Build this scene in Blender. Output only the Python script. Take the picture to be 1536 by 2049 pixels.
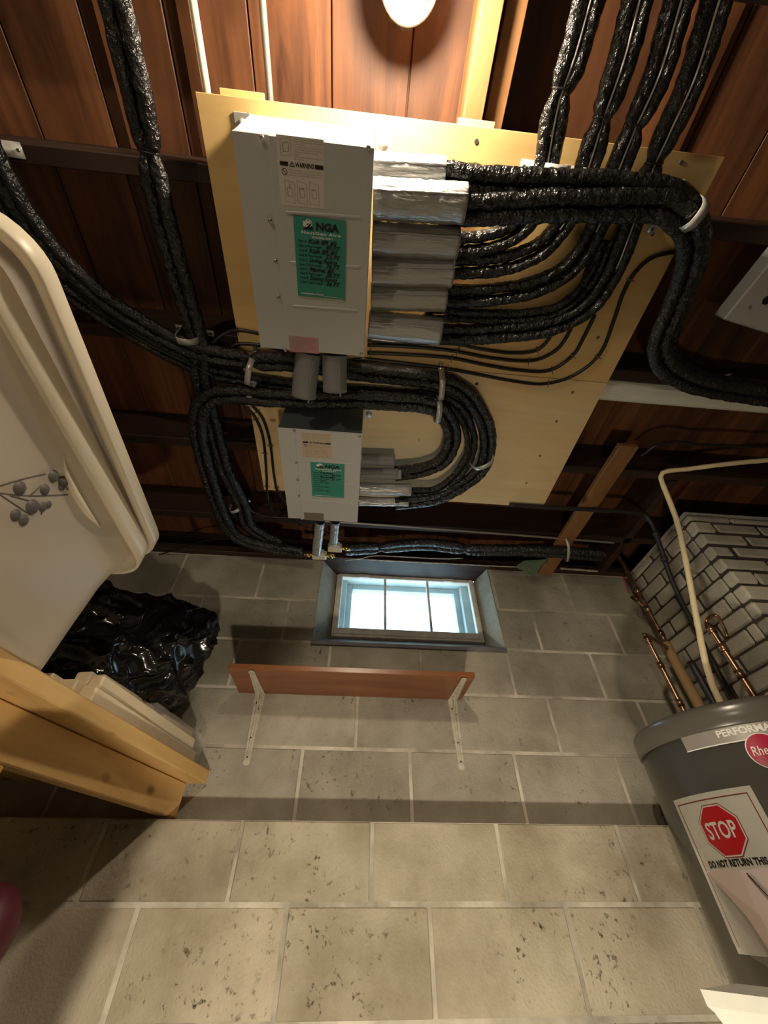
import bpy, bmesh, math, random
from math import sin, cos, pi, radians, sqrt
from mathutils import Vector, Matrix, noise
random.seed(7)
for o in list(bpy.data.objects): bpy.data.objects.remove(o, do_unlink=True)
SC = bpy.context.scene
COL = SC.collection
EYE = 0.95                      # eye height above the floor; shapes below are laid out relative to the eye
F, CX, CY = 780.0, 768.0, 1024.5
TH, PSI = radians(45.2), radians(4.96)
RT = Vector((cos(PSI), -sin(PSI), 0)); FW = Vector((sin(PSI)*cos(TH), cos(PSI)*cos(TH), sin(TH)))
UP = Vector((-sin(PSI)*sin(TH), -cos(PSI)*sin(TH), cos(TH)))

# ---------------------------------------------------------------- camera
cam = bpy.data.cameras.new('camera'); camo = bpy.data.objects.new('camera', cam); COL.objects.link(camo)
cam.sensor_fit = 'HORIZONTAL'; cam.sensor_width = 36.0; cam.lens = F/1536*36.0; cam.clip_start = 0.02
camo.matrix_world = Matrix.Translation((0, 0, EYE)) @ Matrix((RT, UP, -FW)).transposed().to_4x4()
SC.camera = camo
# ---------------------------------------------------------------- world, exposure
SC.view_settings.view_transform = 'Standard'; SC.view_settings.look = 'None'
SC.view_settings.gamma = 1.0; SC.view_settings.use_curve_mapping = False
SC.view_settings.exposure = 0.55
W = bpy.data.worlds.new('world'); SC.world = W; W.use_nodes = True
wb = W.node_tree.nodes['Background']; wb.inputs[0].default_value = (0.70, 0.88, 1.0, 1); wb.inputs[1].default_value = 4.0
BULB_STRENGTH = 520.0
WORK_LIGHT = 11.0
FILL_BULB = 480.0

# ---------------------------------------------------------------- helpers
def ray(px, py):
    return (RT*((px-CX)/F) + UP*(-(py-CY)/F) + FW)
def P(px, py, x=None, y=None, z=None):
    d = ray(px, py)
    t = z/d.z if z is not None else (y/d.y if y is not None else x/d.x)
    return d*t

def setp(o, label=None, cat=None, group=None, kind=None):
    if label: o['label'] = label
    if cat: o['category'] = cat
    if group: o['group'] = group
    if kind: o['kind'] = kind
    return o
def thing(name, loc, label, cat, group=None):
    o = bpy.data.objects.new(name, None); COL.objects.link(o); o.empty_display_size = 0.05
    o.location = (loc[0], loc[1], loc[2]+EYE)
    return setp(o, label, cat, group)
def wloc(o):
    v = Vector(o.location)
    while o.parent: o = o.parent; v += Vector(o.location)
    return v
def obj(name, bm, mats, parent=None, label=None, smooth=False, mod=None):
    if not isinstance(mats, (list, tuple)): mats = [mats]
    me = bpy.data.meshes.new(name)
    if parent is not None:
        off = wloc(parent)
    else:
        xs = [v.co.x for v in bm.verts]; ys = [v.co.y for v in bm.verts]; zs = [v.co.z for v in bm.verts]
        off = Vector(((min(xs)+max(xs))/2, (min(ys)+max(ys))/2, min(zs)+EYE))
    bmesh.ops.translate(bm, verts=bm.verts[:], vec=Vector((0, 0, EYE))-off)
    if smooth:
        for f in bm.faces: f.smooth = True
    bm.to_mesh(me); bm.free()
    for m in mats: me.materials.append(m)
    o = bpy.data.objects.new(name, me); COL.objects.link(o)
    if parent is not None: o.parent = parent
    else: o.location = off
    if label: o['label'] = label
    if mod: mod(o)
    return o
def struct(name, bm, mats, **k):
    o = obj(name, bm, mats, **k); o['kind'] = 'structure'; return o
def BM(): return bmesh.new()
def box(bm, x0, x1, y0, y1, z0, z1, bev=0.0, mat=0, M=None):
    g = bmesh.ops.create_cube(bm, size=1.0)
    vs = g['verts']
    for v in vs:
        v.co = Vector(((x0+x1)/2+v.co.x*(x1-x0), (y0+y1)/2+v.co.y*(y1-y0), (z0+z1)/2+v.co.z*(z1-z0)))
    fs = set(f for v in vs for f in v.link_faces)
    for f in fs: f.material_index = mat
    if bev > 0:
        es = list(set(e for v in vs for e in v.link_edges))
        r = bmesh.ops.bevel(bm, geom=es, offset=bev, segments=1, affect='EDGES', profile=0.5)
        vs = list(set(v for f in r['faces'] for v in f.verts))
        for f in r['faces']: f.material_index = mat
    if M is not None:
        bmesh.ops.transform(bm, matrix=M, verts=vs)
    return vs
def obox(bm, a, b, w, h, upv=Vector((0, 0, 1)), bev=0.0, mat=0):
    """a box beam from a to b, w wide sideways and h thick along upv"""
    a = Vector(a); b = Vector(b); d = (b-a); L = d.length; d.normalize()
    s = d.cross(upv).normalized(); u = s.cross(d).normalized()
    M = Matrix((s, d, u)).transposed().to_4x4(); M.translation = (a+b)/2
    return box(bm, -w/2, w/2, -L/2, L/2, -h/2, h/2, bev, mat, M)
def quad(bm, pts, mat=0):
    f = bm.faces.new([bm.verts.new(p) for p in pts]); f.material_index = mat; return f
def prism(bm, pts, vec, mat=0):
    """solid from planar outline pts pushed along vec"""
    vec = Vector(vec); a = [bm.verts.new(Vector(p)) for p in pts]; b = [bm.verts.new(Vector(p)+vec) for p in pts]
    n = len(pts); fs = [bm.faces.new(a), bm.faces.new(b[::-1])]
    for i in range(n): fs.append(bm.faces.new((a[i], b[i], b[(i+1) % n], a[(i+1) % n])))
    for f in fs: f.material_index = mat
def crom(pts, step=0.008):
    pts = [Vector(p) for p in pts]
    if len(pts) < 3:
        n = max(1, int((pts[1]-pts[0]).length/step)); return [pts[0].lerp(pts[1], i/n) for i in range(n+1)]
    q = [pts[0]*2-pts[1]]+pts+[pts[-1]*2-pts[-2]]; dense = []
    for i in range(1, len(q)-2):
        p0, p1, p2, p3 = q[i-1:i+3]
        n = max(4, int((p2-p1).length/(step*0.5)))
        for k in range(n):
            t = k/n
            dense.append(0.5*((2*p1)+(p2-p0)*t+(2*p0-5*p1+4*p2-p3)*t*t+(3*p1-p0-3*p2+p3)*t**3))
    dense.append(pts[-1]); out = [dense[0]]; acc = 0
    for a, b in zip(dense, dense[1:]):
        acc += (b-a).length
        if acc >= step: out.append(b); acc = 0
    if (out[-1]-dense[-1]).length > 1e-5: out.append(dense[-1])
    return out
def tube(bm, path, r, seg=12, crinkle=0.0, rf=None, seed=0.0, caps=True, mat=0, open_in=0.0, rib=0.0):
    n = len(path); rings = []
    t0 = (path[1]-path[0]).normalized(); nrm = t0.cross(Vector((0.31, 0.17, 0.93))).normalized()
    s = 0
    for i, p in enumerate(path):
        t = (path[min(i+1, n-1)]-path[max(i-1, 0)]).normalized()
        nrm = (nrm-t*nrm.dot(t)).normalized(); bn = t.cross(nrm)
        if i: s += (p-path[i-1]).length
        rr = r*(rf(i/(n-1)) if rf else 1)
        ring = []
        for k in range(seg):
            a = 2*pi*k/seg; dirv = nrm*cos(a)+bn*sin(a); q = rr
            if crinkle: q += crinkle*noise.noise(Vector((cos(a)*1.6+seed, sin(a)*1.6, s*95)))+crinkle*0.8*noise.noise(Vector((cos(a)+seed, sin(a)+9, s*28)))
            if rib: q += rib*abs(sin(s*260+1.5*sin(a)))
            ring.append(bm.verts.new(p+dirv*q))
        rings.append(ring)
    for a, b in zip(rings, rings[1:]):
        for k in range(seg):
            f = bm.faces.new((a[k], a[(k+1) % seg], b[(k+1) % seg], b[k])); f.material_index = mat; f.smooth = True
    if caps:
        bm.faces.new(rings[0][::-1]).material_index = mat; bm.faces.new(rings[-1]).material_index = mat
    return rings
def cyl(bm, a, b, r, seg=20, mat=0, r2=None):
    a = Vector(a); b = Vector(b); d = b-a
    return tube(bm, [a, b], r, seg, mat=mat, rf=(lambda t: 1 if t == 0 else (r2/r)) if r2 is not None else None)
def sphere(bm, c, r, sub=2, mat=0, sc=(1, 1, 1)):
    g = bmesh.ops.create_icosphere(bm, subdivisions=sub, radius=r)
    for v in g['verts']: v.co = Vector((v.co.x*sc[0], v.co.y*sc[1], v.co.z*sc[2]))+Vector(c)
    for f in set(f for v in g['verts'] for f in v.link_faces): f.smooth = True; f.material_index = mat
def lathe(bm, prof, c, seg=48, mat=0, axis='z'):
    rings = []
    for (r, z) in prof:
        rings.append([bm.verts.new(Vector((c[0]+r*cos(2*pi*k/seg), c[1]+r*sin(2*pi*k/seg), c[2]+z))) for k in range(seg)])
    for a, b in zip(rings, rings[1:]):
        for k in range(seg):
            f = bm.faces.new((a[k], a[(k+1) % seg], b[(k+1) % seg], b[k])); f.smooth = True; f.material_index = mat
    bm.faces.new(rings[0][::-1]).material_index = mat; bm.faces.new(rings[-1]).material_index = mat
_tc = {}
def text_geo(s, bold=0.0, shear=0.0, spacing=1.0):
    key = (s, bold, shear, spacing)
    if key not in _tc:
        cu = bpy.data.curves.new('t', 'FONT'); cu.body = s; cu.resolution_u = 3; cu.size = 1.0; cu.offset = bold; cu.shear = shear
        cu.space_character = spacing; cu.fill_mode = 'FRONT'
        to = bpy.data.objects.new('t', cu); COL.objects.link(to)
        bpy.context.view_layer.update()
        me = bpy.data.meshes.new_from_object(to.evaluated_get(bpy.context.evaluated_depsgraph_get()))
        vs = [tuple(v.co[:2]) for v in me.vertices]; fs = [tuple(p.vertices) for p in me.polygons]
        bpy.data.objects.remove(to, do_unlink=True); bpy.data.curves.remove(cu); bpy.data.meshes.remove(me)
        _tc[key] = (vs, fs)
    return _tc[key]
def text(bm, s, fn, x, y, h, w=None, mat=0, bold=0.0, shear=0.0, spacing=1.0, jig=0.0):
    """letters on a surface: fn(u,v) -> point; x,y lower-left; h cap height; w fitted width"""
    vs, fs = text_geo(s, bold, shear, spacing)
    if not vs: return
    mx = max(v[0] for v in vs); mn = min(v[0] for v in vs); k = h/0.70
    kx = (w/(mx-mn)) if w else k
    nv = [bm.verts.new(fn(x+(v[0]-mn)*kx, y+v[1]*k+jig*sin(v[0]*5))) for v in vs]
    for f in fs:
        try: bm.faces.new([nv[i] for i in f]).material_index = mat
        except ValueError: pass

# ---------------------------------------------------------------- materials
def newmat(name):
    m = bpy.data.materials.new(name); m.use_nodes = True; nt = m.node_tree
    return m, nt, nt.nodes['Principled BSDF'], nt.nodes['Material Output']
def N(nt, typ, **k):
    n = nt.nodes.new(typ)
    for a, b in k.items():
        if a.startswith('i_'): n.inputs[a[2:].replace('_', ' ')].default_value = b
        else: setattr(n, a, b)
    return n
def simple(name, col, rough=0.5, metal=0.0, bump=0.0, bscale=60.0, var=0.0, vscale=8.0, dark=None, coat=0.0, stretch=(1, 1, 1), spec=0.5, bdist=.004):
    m, nt, b, out = newmat(name)
    b.inputs['Roughness'].default_value = rough; b.inputs['Metallic'].default_value = metal
    b.inputs['Base Color'].default_value = (*col, 1); b.inputs['Coat Weight'].default_value = coat
    b.inputs['Specular IOR Level'].default_value = spec
    tc = N(nt, 'ShaderNodeTexCoord'); mp = N(nt, 'ShaderNodeMapping'); mp.inputs['Scale'].default_value = stretch
    nt.links.new(tc.outputs['Object'], mp.inputs[0])
    if var > 0:
        ns = N(nt, 'ShaderNodeTexNoise', i_Scale=vscale, i_Detail=6.0, i_Roughness=0.6); nt.links.new(mp.outputs[0], ns.inputs['Vector'])
        mx = N(nt, 'ShaderNodeMix', data_type='RGBA'); d = dark or tuple(c*(1-var) for c in col)
        mx.inputs['A'].default_value = (*d, 1); mx.inputs['B'].default_value = (*col, 1)
        rp = N(nt, 'ShaderNodeMapRange'); rp.inputs[1].default_value = 0.35; rp.inputs[2].default_value = 0.65
        nt.links.new(ns.outputs[0], rp.inputs[0]); nt.links.new(rp.outputs[0], mx.inputs['Factor']); nt.links.new(mx.outputs['Result'], b.inputs['Base Color'])
    if bump > 0:
        n2 = N(nt, 'ShaderNodeTexNoise', i_Scale=bscale, i_Detail=4.0); nt.links.new(mp.outputs[0], n2.inputs['Vector'])
        bp = N(nt, 'ShaderNodeBump', i_Strength=bump, i_Distance=bdist); nt.links.new(n2.outputs[0], bp.inputs['Height']); nt.links.new(bp.outputs[0], b.inputs['Normal'])
    return m
def wood(name, light, dark, grain=(1, 1, 1), gscale=14.0, rough=0.6, islands=0.25, knots=0.0, knotcol=(0.08, 0.03, 0.01), kscale=3.0, bump=0.25, kdim='2D'):
    """grain = stretch vector (small along the grain)"""
    m, nt, b, out = newmat(name); L = nt.links.new
    tc = N(nt, 'ShaderNodeTexCoord'); geo = N(nt, 'ShaderNodeNewGeometry')
    add = N(nt, 'ShaderNodeVectorMath', operation='ADD'); sc = N(nt, 'ShaderNodeVectorMath', operation='SCALE'); sc.inputs['Scale'].default_value = 9.0
    cmb = N(nt, 'ShaderNodeCombineXYZ'); L(geo.outputs['Random Per Island'], cmb.inputs[0]); L(geo.outputs['Random Per Island'], cmb.inputs[2]); L(geo.outputs['Random Per Island'], cmb.inputs[1])
    L(cmb.outputs[0], sc.inputs[0]); L(tc.outputs['Object'], add.inputs[0]); L(sc.outputs[0], add.inputs[1])
    mp = N(nt, 'ShaderNodeMapping'); mp.inputs['Scale'].default_value = grain; L(add.outputs[0], mp.inputs[0])
    n1 = N(nt, 'ShaderNodeTexNoise', i_Scale=gscale, i_Detail=8.0, i_Roughness=0.62, i_Distortion=0.9); L(mp.outputs[0], n1.inputs['Vector'])
    n2 = N(nt, 'ShaderNodeTexNoise', i_Scale=2.2, i_Detail=3.0); L(add.outputs[0], n2.inputs['Vector'])
    rp = N(nt, 'ShaderNodeValToRGB'); rp.color_ramp.elements[0].position = 0.3; rp.color_ramp.elements[1].position = 0.68
    rp.color_ramp.elements[0].color = (*dark, 1); rp.color_ramp.elements[1].color = (*light, 1)
    ma = N(nt, 'ShaderNodeMath', operation='ADD'); mm = N(nt, 'ShaderNodeMath', operation='MULTIPLY'); mm.inputs[1].default_value = 0.45
    ms = N(nt, 'ShaderNodeMath', operation='SUBTRACT'); ms.inputs[1].default_value = 0.22
    L(n2.outputs[0], mm.inputs[0]); L(mm.outputs[0], ms.inputs[0]); L(n1.outputs[0], ma.inputs[0]); L(ms.outputs[0], ma.inputs[1]); L(ma.outputs[0], rp.inputs[0])
    hsv = N(nt, 'ShaderNodeHueSaturation'); mr = N(nt, 'ShaderNodeMapRange'); mr.inputs[3].default_value = 1-islands; mr.inputs[4].default_value = 1+islands*0.6
    L(geo.outputs['Random Per Island'], mr.inputs[0]); L(mr.outputs[0], hsv.inputs['Value']); L(rp.outputs[0], hsv.inputs['Color'])
    last = hsv.outputs[0]
    if knots > 0:
        mp2 = N(nt, 'ShaderNodeMapping'); mp2.inputs['Scale'].default_value = tuple(0.55 if g < 0.5 else 1.0 for g in grain); L(add.outputs[0], mp2.inputs[0])
        vo = N(nt, 'ShaderNodeTexVoronoi', i_Scale=kscale, voronoi_dimensions=kdim); L(mp2.outputs[0], vo.inputs['Vector'])
        kr = N(nt, 'ShaderNodeMapRange'); kr.inputs[1].default_value = knots; kr.inputs[2].default_value = knots*0.35; kr.inputs[3].default_value = 0; kr.inputs[4].default_value = 0.85
        L(vo.outputs['Distance'], kr.inputs[0]); mx = N(nt, 'ShaderNodeMix', data_type='RGBA'); mx.inputs['B'].default_value = (*knotcol, 1)
        L(kr.outputs[0], mx.inputs['Factor']); L(last, mx.inputs['A']); last = mx.outputs['Result']
    L(last, b.inputs['Base Color']); b.inputs['Roughness'].default_value = rough
    bp = N(nt, 'ShaderNodeBump', i_Strength=bump, i_Distance=0.003); L(n1.outputs[0], bp.inputs['Height']); L(bp.outputs[0], b.inputs['Normal'])
    return m
def masonry(name, ca, cb, rough=0.9, bump=0.6, isl=0.12, spots=0.5, spotcol=(0.09, 0.06, 0.035)):
    m, nt, b, out = newmat(name); L = nt.links.new
    tc = N(nt, 'ShaderNodeTexCoord'); geo = N(nt, 'ShaderNodeNewGeometry')
    n1 = N(nt, 'ShaderNodeTexNoise', i_Scale=3.3, i_Detail=7.0, i_Roughness=0.6); L(tc.outputs['Object'], n1.inputs['Vector'])
    rp = N(nt, 'ShaderNodeMapRange'); rp.inputs[1].default_value = 0.36; rp.inputs[2].default_value = 0.64; L(n1.outputs[0], rp.inputs[0])
    mx = N(nt, 'ShaderNodeMix', data_type='RGBA'); mx.inputs['A'].default_value = (*ca, 1); mx.inputs['B'].default_value = (*cb, 1); L(rp.outputs[0], mx.inputs['Factor'])
    hsv = N(nt, 'ShaderNodeHueSaturation'); mr = N(nt, 'ShaderNodeMapRange'); mr.inputs[3].default_value = 1-isl; mr.inputs[4].default_value = 1+isl
    L(geo.outputs['Random Per Island'], mr.inputs[0]); L(mr.outputs[0], hsv.inputs['Value']); L(mx.outputs['Result'], hsv.inputs['Color'])
    n3 = N(nt, 'ShaderNodeTexNoise', i_Scale=55.0, i_Detail=5.0, i_Roughness=0.7); L(tc.outputs['Object'], n3.inputs['Vector'])
    n4 = N(nt, 'ShaderNodeTexNoise', i_Scale=4.5, i_Detail=2.0); mpp = N(nt, 'ShaderNodeMapping'); mpp.inputs['Location'].default_value = (3, 7, 1)
    L(tc.outputs['Object'], mpp.inputs[0]); L(mpp.outputs[0], n4.inputs['Vector'])
    s1 = N(nt, 'ShaderNodeMapRange'); s1.inputs[1].default_value = 0.60; s1.inputs[2].default_value = 0.72; L(n3.outputs[0], s1.inputs[0])
    s2 = N(nt, 'ShaderNodeMapRange'); s2.inputs[1].default_value = 0.42; s2.inputs[2].default_value = 0.62; s2.inputs[4].default_value = spots; L(n4.outputs[0], s2.inputs[0])
    mu = N(nt, 'ShaderNodeMath', operation='MULTIPLY'); L(s1.outputs[0], mu.inputs[0]); L(s2.outputs[0], mu.inputs[1])
    m2 = N(nt, 'ShaderNodeMix', data_type='RGBA'); m2.inputs['B'].default_value = (*spotcol, 1); L(mu.outputs[0], m2.inputs['Factor']); L(hsv.outputs[0], m2.inputs['A'])
    L(m2.outputs['Result'], b.inputs['Base Color']); b.inputs['Roughness'].default_value = rough; b.inputs['Specular IOR Level'].default_value = 0.2
    n5 = N(nt, 'ShaderNodeTexNoise', i_Scale=130.0, i_Detail=5.0); L(tc.outputs['Object'], n5.inputs['Vector'])
    a1 = N(nt, 'ShaderNodeMath', operation='SUBTRACT'); L(n5.outputs[0], a1.inputs[0]); L(mu.outputs[0], a1.inputs[1])
    bp = N(nt, 'ShaderNodeBump', i_Strength=bump, i_Distance=0.003); L(a1.outputs[0], bp.inputs['Height']); L(bp.outputs[0], b.inputs['Normal'])
    return m
def emit(name, col, s):
    m, nt, b, out = newmat(name); e = N(nt, 'ShaderNodeEmission'); e.inputs[0].default_value = (*col, 1); e.inputs[1].default_value = s
    nt.links.new(e.outputs[0], out.inputs[0]); nt.nodes.remove(b); return m
def translucent(name, col, clear=0.2, trans=0.35, rough=0.35):
    m, nt, b, out = newmat(name); L = nt.links.new
    b.inputs['Base Color'].default_value = (*col, 1); b.inputs['Roughness'].default_value = rough
    t = N(nt, 'ShaderNodeBsdfTranslucent'); t.inputs[0].default_value = (*col, 1)
    tr = N(nt, 'ShaderNodeBsdfTransparent'); tr.inputs[0].default_value = (0.95, 0.93, 0.9, 1)
    m1 = N(nt, 'ShaderNodeMixShader'); m1.inputs[0].default_value = trans; L(b.outputs[0], m1.inputs[1]); L(t.outputs[0], m1.inputs[2])
    m2 = N(nt, 'ShaderNodeMixShader'); m2.inputs[0].default_value = clear; L(m1.outputs[0], m2.inputs[1]); L(tr.outputs[0], m2.inputs[2]); L(m2.outputs[0], out.inputs[0])
    return m

M_plank = wood('plank_brown', (0.22, 0.086, 0.034), (0.055, 0.019, 0.008), grain=(1, 0.09, 1), gscale=16, islands=0.4, knots=0.12, kscale=3.2, rough=0.5)
M_joist = wood('joist_brown', (0.050, 0.022, 0.012), (0.016, 0.007, 0.004), grain=(0.07, 1, 1), gscale=18, islands=0.15)
M_header = wood('header_orange', (0.34, 0.17, 0.062), (0.18, 0.075, 0.028), grain=(1, 0.1, 1), gscale=16, islands=0.15, knots=0.10, kscale=6)
M_ply = wood('plywood', (0.82, 0.58, 0.25), (0.68, 0.44, 0.17), grain=(0.16, 1, 1), gscale=9, islands=0.04, knots=0.10, knotcol=(0.30, 0.13, 0.03), kscale=3.3, bump=0.12, rough=0.5)
M_ply2 = wood('plywood_pale', (0.88, 0.68, 0.38), (0.74, 0.52, 0.25), grain=(0.12, 1, 1), gscale=9, islands=0.04, knots=0.03, knotcol=(0.30, 0.15, 0.04), kscale=3.0, bump=0.1, rough=0.5)
M_pine = wood('pine', (0.76, 0.50, 0.21), (0.60, 0.36, 0.125), grain=(1, 0.1, 1), gscale=12, islands=0.08, knots=0.21, knotcol=(0.22, 0.10, 0.025), kscale=13, bump=0.15, kdim='3D')
M_shelf = wood('shelf_cherry', (0.30, 0.115, 0.04), (0.19, 0.062, 0.02), grain=(0.08, 1, 1), gscale=18, islands=0.0, rough=0.3, bump=0.05)
M_block = masonry('concrete_block', (0.32, 0.27, 0.19), (0.56, 0.50, 0.385), spots=1.0, bump=1.0)
M_blockup = masonry('concrete_block_upper', (0.28, 0.255, 0.20), (0.46, 0.43, 0.35), spots=0.8, bump=1.0)
M_mortar = simple('mortar', (0.74, 0.68, 0.56), 0.9, bump=0.5, var=0.6, vscale=5)
M_brick = masonry('painted_brick', (0.27, 0.25, 0.20), (0.50, 0.47, 0.39), rough=0.75, bump=0.9, isl=0.3, spots=0.8)
M_bmortar = simple('dark_mortar', (0.07, 0.06, 0.05), 0.95, bump=0.4, var=0.5)
M_sill = simple('cement_sill', (0.22, 0.22, 0.23), 0.6, bump=0.3, var=0.4)
M_floor = simple('concrete_floor', (0.22, 0.20, 0.17), 0.8, bump=0.2, var=0.3)
M_sidewall = simple('dark_side_wall', (0.20, 0.17, 0.14), 0.9, var=0.3)
M_black = simple('black_wrap', (0.010, 0.010, 0.010), 0.22, bump=1.0, bscale=75, spec=0.7, bdist=.012)
M_blackrib = simple('black_foam', (0.014, 0.014, 0.013), 0.42, bump=0.6, bscale=160)
M_cable = simple('black_cable', (0.012, 0.011, 0.010), 0.35)
M_seam = simple('pale_cable', (0.55, 0.52, 0.46), 0.4)
M_foil = simple('silver_foil_wrap', (0.46, 0.46, 0.455), 0.32, metal=0.35, bump=1.0, bscale=26, stretch=(0.35, 1.6, 1.6), bdist=.012)
M_foam = simple('grey_foam', (0.23, 0.225, 0.22), 0.6, bump=0.3, bscale=90, stretch=(1, 0.1, 1))
M_tape = simple('grey_tape', (0.36, 0.35, 0.35), 0.45)
M_galv = simple('galvanised_steel', (0.72, 0.70, 0.66), 0.32, metal=0.45, var=0.3, vscale=30)
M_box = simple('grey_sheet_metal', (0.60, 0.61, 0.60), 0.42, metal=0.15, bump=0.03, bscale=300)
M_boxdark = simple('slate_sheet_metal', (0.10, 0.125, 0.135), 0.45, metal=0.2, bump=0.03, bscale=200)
M_screw = simple('screw_steel', (0.55, 0.52, 0.48), 0.25, metal=0.9)
M_paper = simple('label_white', (0.74, 0.68, 0.62), 0.5)
M_papero = simple('label_cream', (0.62, 0.50, 0.38), 0.5)
M_ink = simple('ink_black', (0.012, 0.012, 0.012), 0.5)
M_inkg = simple('ink_grey', (0.30, 0.27, 0.25), 0.6)
M_green = simple('label_green', (0.045, 0.31, 0.225), 0.4)
M_white = simple('print_white', (0.86, 0.86, 0.82), 0.5)
M_pink = simple('label_pink', (0.66, 0.30, 0.30), 0.4, var=0.5, vscale=9, dark=(0.42, 0.30, 0.40))
M_brown = simple('label_brown', (0.20, 0.17, 0.14), 0.5)
M_copper = simple('copper', (0.48, 0.28, 0.17), 0.30, metal=0.9, var=0.75, vscale=30)
M_brass = simple('brass', (0.78, 0.52, 0.16), 0.22, metal=0.95)
M_cream = simple('cream_plastic', (0.74, 0.68, 0.50), 0.4)
M_ivory = simple('ivory_cable', (0.80, 0.68, 0.42), 0.45, bump=0.2)
M_tan = simple('tan_insulation', (0.40, 0.25, 0.12), 0.7, bump=0.3)
M_iron = simple('black_iron', (0.018, 0.016, 0.016), 0.5, bump=0.3)
M_grpipe = simple('grey_conduit', (0.34, 0.31, 0.27), 0.4, metal=0.5)
M_heater = simple('heater_enamel', (0.115, 0.108, 0.095), 0.25, spec=0.6)
M_silverlbl = simple('silver_label', (0.40, 0.38, 0.35), 0.35, metal=0.3)
M_red = simple('stop_red', (0.62, 0.01, 0.02), 0.4)
M_redline = simple('dark_red_line', (0.28, 0.03, 0.03), 0.5)
M_ruby = simple('emblem_red', (0.42, 0.01, 0.05), 0.25)
M_pinkpaper = simple('pink_white_paper', (0.80, 0.66, 0.64), 0.6)
M_winpaint = simple('window_paint', (0.90, 0.84, 0.77), 0.55, bump=0.4, var=0.25, vscale=20)
M_outpaint = simple('outside_paint', (0.62, 0.66, 0.66), 0.6, var=0.2)
M_wpaint = simple('white_paint', (0.80, 0.80, 0.72), 0.45, var=0.15)
M_brk = simple('cream_enamel', (0.66, 0.61, 0.49), 0.4, bump=0.2, var=0.3, vscale=40)
M_tote = translucent('tote_plastic', (0.97, 0.88, 0.71), clear=0.35, trans=0.5)
M_rim = translucent('tote_rim_plastic', (0.95, 0.88, 0.72), clear=0.05, trans=0.45)
M_lid = translucent('lid_plastic', (0.80, 0.76, 0.72), clear=0.45, trans=0.5)
M_bag = simple('bin_bag_black', (0.010, 0.010, 0.011), 0.17, bump=0.5, bscale=9, spec=0.7)
M_wrap, _nt, _b, _o = newmat('clear_wrap')
_b.inputs['Base Color'].default_value = (0.8, 0.8, 0.8, 1); _b.inputs['Roughness'].default_value = 0.12
_t = N(_nt, 'ShaderNodeBsdfTransparent'); _m = N(_nt, 'ShaderNodeMixShader'); _m.inputs[0].default_value = 0.86
_nt.links.new(_b.outputs[0], _m.inputs[1]); _nt.links.new(_t.outputs[0], _m.inputs[2]); _nt.links.new(_m.outputs[0], _o.inputs[0])
M_glass, _nt, _b, _o = newmat('window_glass')
_g = N(_nt, 'ShaderNodeBsdfGlossy'); _g.inputs['Roughness'].default_value = 0.05
_t = N(_nt, 'ShaderNodeBsdfTransparent'); _t.inputs[0].default_value = (0.86, 0.97, 1, 1); _m = N(_nt, 'ShaderNodeMixShader'); _m.inputs[0].default_value = 0.93
_nt.links.new(_g.outputs[0], _m.inputs[1]); _nt.links.new(_t.outputs[0], _m.inputs[2]); _nt.links.new(_m.outputs[0], _o.inputs[0])
M_foamcream = simple('spray_foam', (0.58, 0.50, 0.38), 0.8, bump=0.5, var=0.2)
M_lumber = simple('whitewashed_lumber', (0.84, 0.70, 0.48), 0.7, bump=0.3, var=0.2, stretch=(1, 0.2, 1))
M_greenpaper = simple('green_paper', (0.09, 0.13, 0.08), 0.8)
M_pvc = simple('white_pvc', (0.90, 0.88, 0.76), 0.45, var=0.25, vscale=12, stretch=(0.2, 1, 1))
M_stem = simple('dark_berries', (0.10, 0.085, 0.075), 0.6)  # greyed to imitate berries veiled by the tote plastic
M_redcloth = simple('red_cloth', (0.45, 0.04, 0.04), 0.9)
M_greycard = simple('grey_card', (0.30, 0.28, 0.30), 0.7)
M_rosebin = simple('rose_plastic', (0.13, 0.022, 0.04), 0.5)
M_bin = simple('dark_bin', (0.05, 0.05, 0.06), 0.5)
M_bulb = emit('bulb_glow', (1.0, 0.84, 0.62), BULB_STRENGTH)
M_fillbulb = emit('fill_bulb_glow', (1.0, 0.83, 0.62), FILL_BULB)  # glow of the added fill lamp
M_porc = simple('porcelain', (0.82, 0.80, 0.74), 0.25)
M_panel = emit('work_light_glow', (1.0, 0.86, 0.66), WORK_LIGHT*55)

# ================================================================ room shell
DU, DL, LEDGE = 1.63, 1.53, 0.185        # upper wall face, lower wall face, ledge height
FL = -EYE; PLY = 1.243; JB = 1.261; PLK = 1.43
XL, XR, YB = -1.75, 2.45, -3.2
bm = BM(); box(bm, XL-.1, XR+.1, YB-.1, 2.0, FL-.1, FL); struct('floor', bm, M_floor)
bm = BM(); box(bm, XL-.1, XL, YB, 1.95, FL, PLK+.02); struct('wall_left', bm, M_sidewall)
bm = BM(); box(bm, XR, XR+.1, YB, 1.95, FL, PLK+.02); struct('wall_right', bm, M_sidewall)
bm = BM(); box(bm, XL-.1, XR+.1, YB-.1, YB, FL, PLK+.02); struct('wall_rear', bm, M_sidewall)
# ceiling planks: boards running front to back, all one surface
bm = BM(); x = 0.055-0.19*10
while x < XR:
    box(bm, x+.0015, x+.1885, YB, 1.66, PLK+random.uniform(0, .002), PLK+.02, bev=0.002); x += 0.19
box(bm, XL-.1, XR+.1, YB-.1, 2.0, PLK+.021, PLK+.05)
struct('ceiling', bm, M_plank)
# joists
n = 1
for y in [0.104+0.4064*k for k in range(-8, 4)]:
    if abs(y-(0.104-0.4064)) < .01:
        pass
    bm = BM(); box(bm, XL, XR, y, y+.038, JB, PLK, bev=0.002)
    struct('trim_%d' % n, bm, M_joist); n += 1
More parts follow.
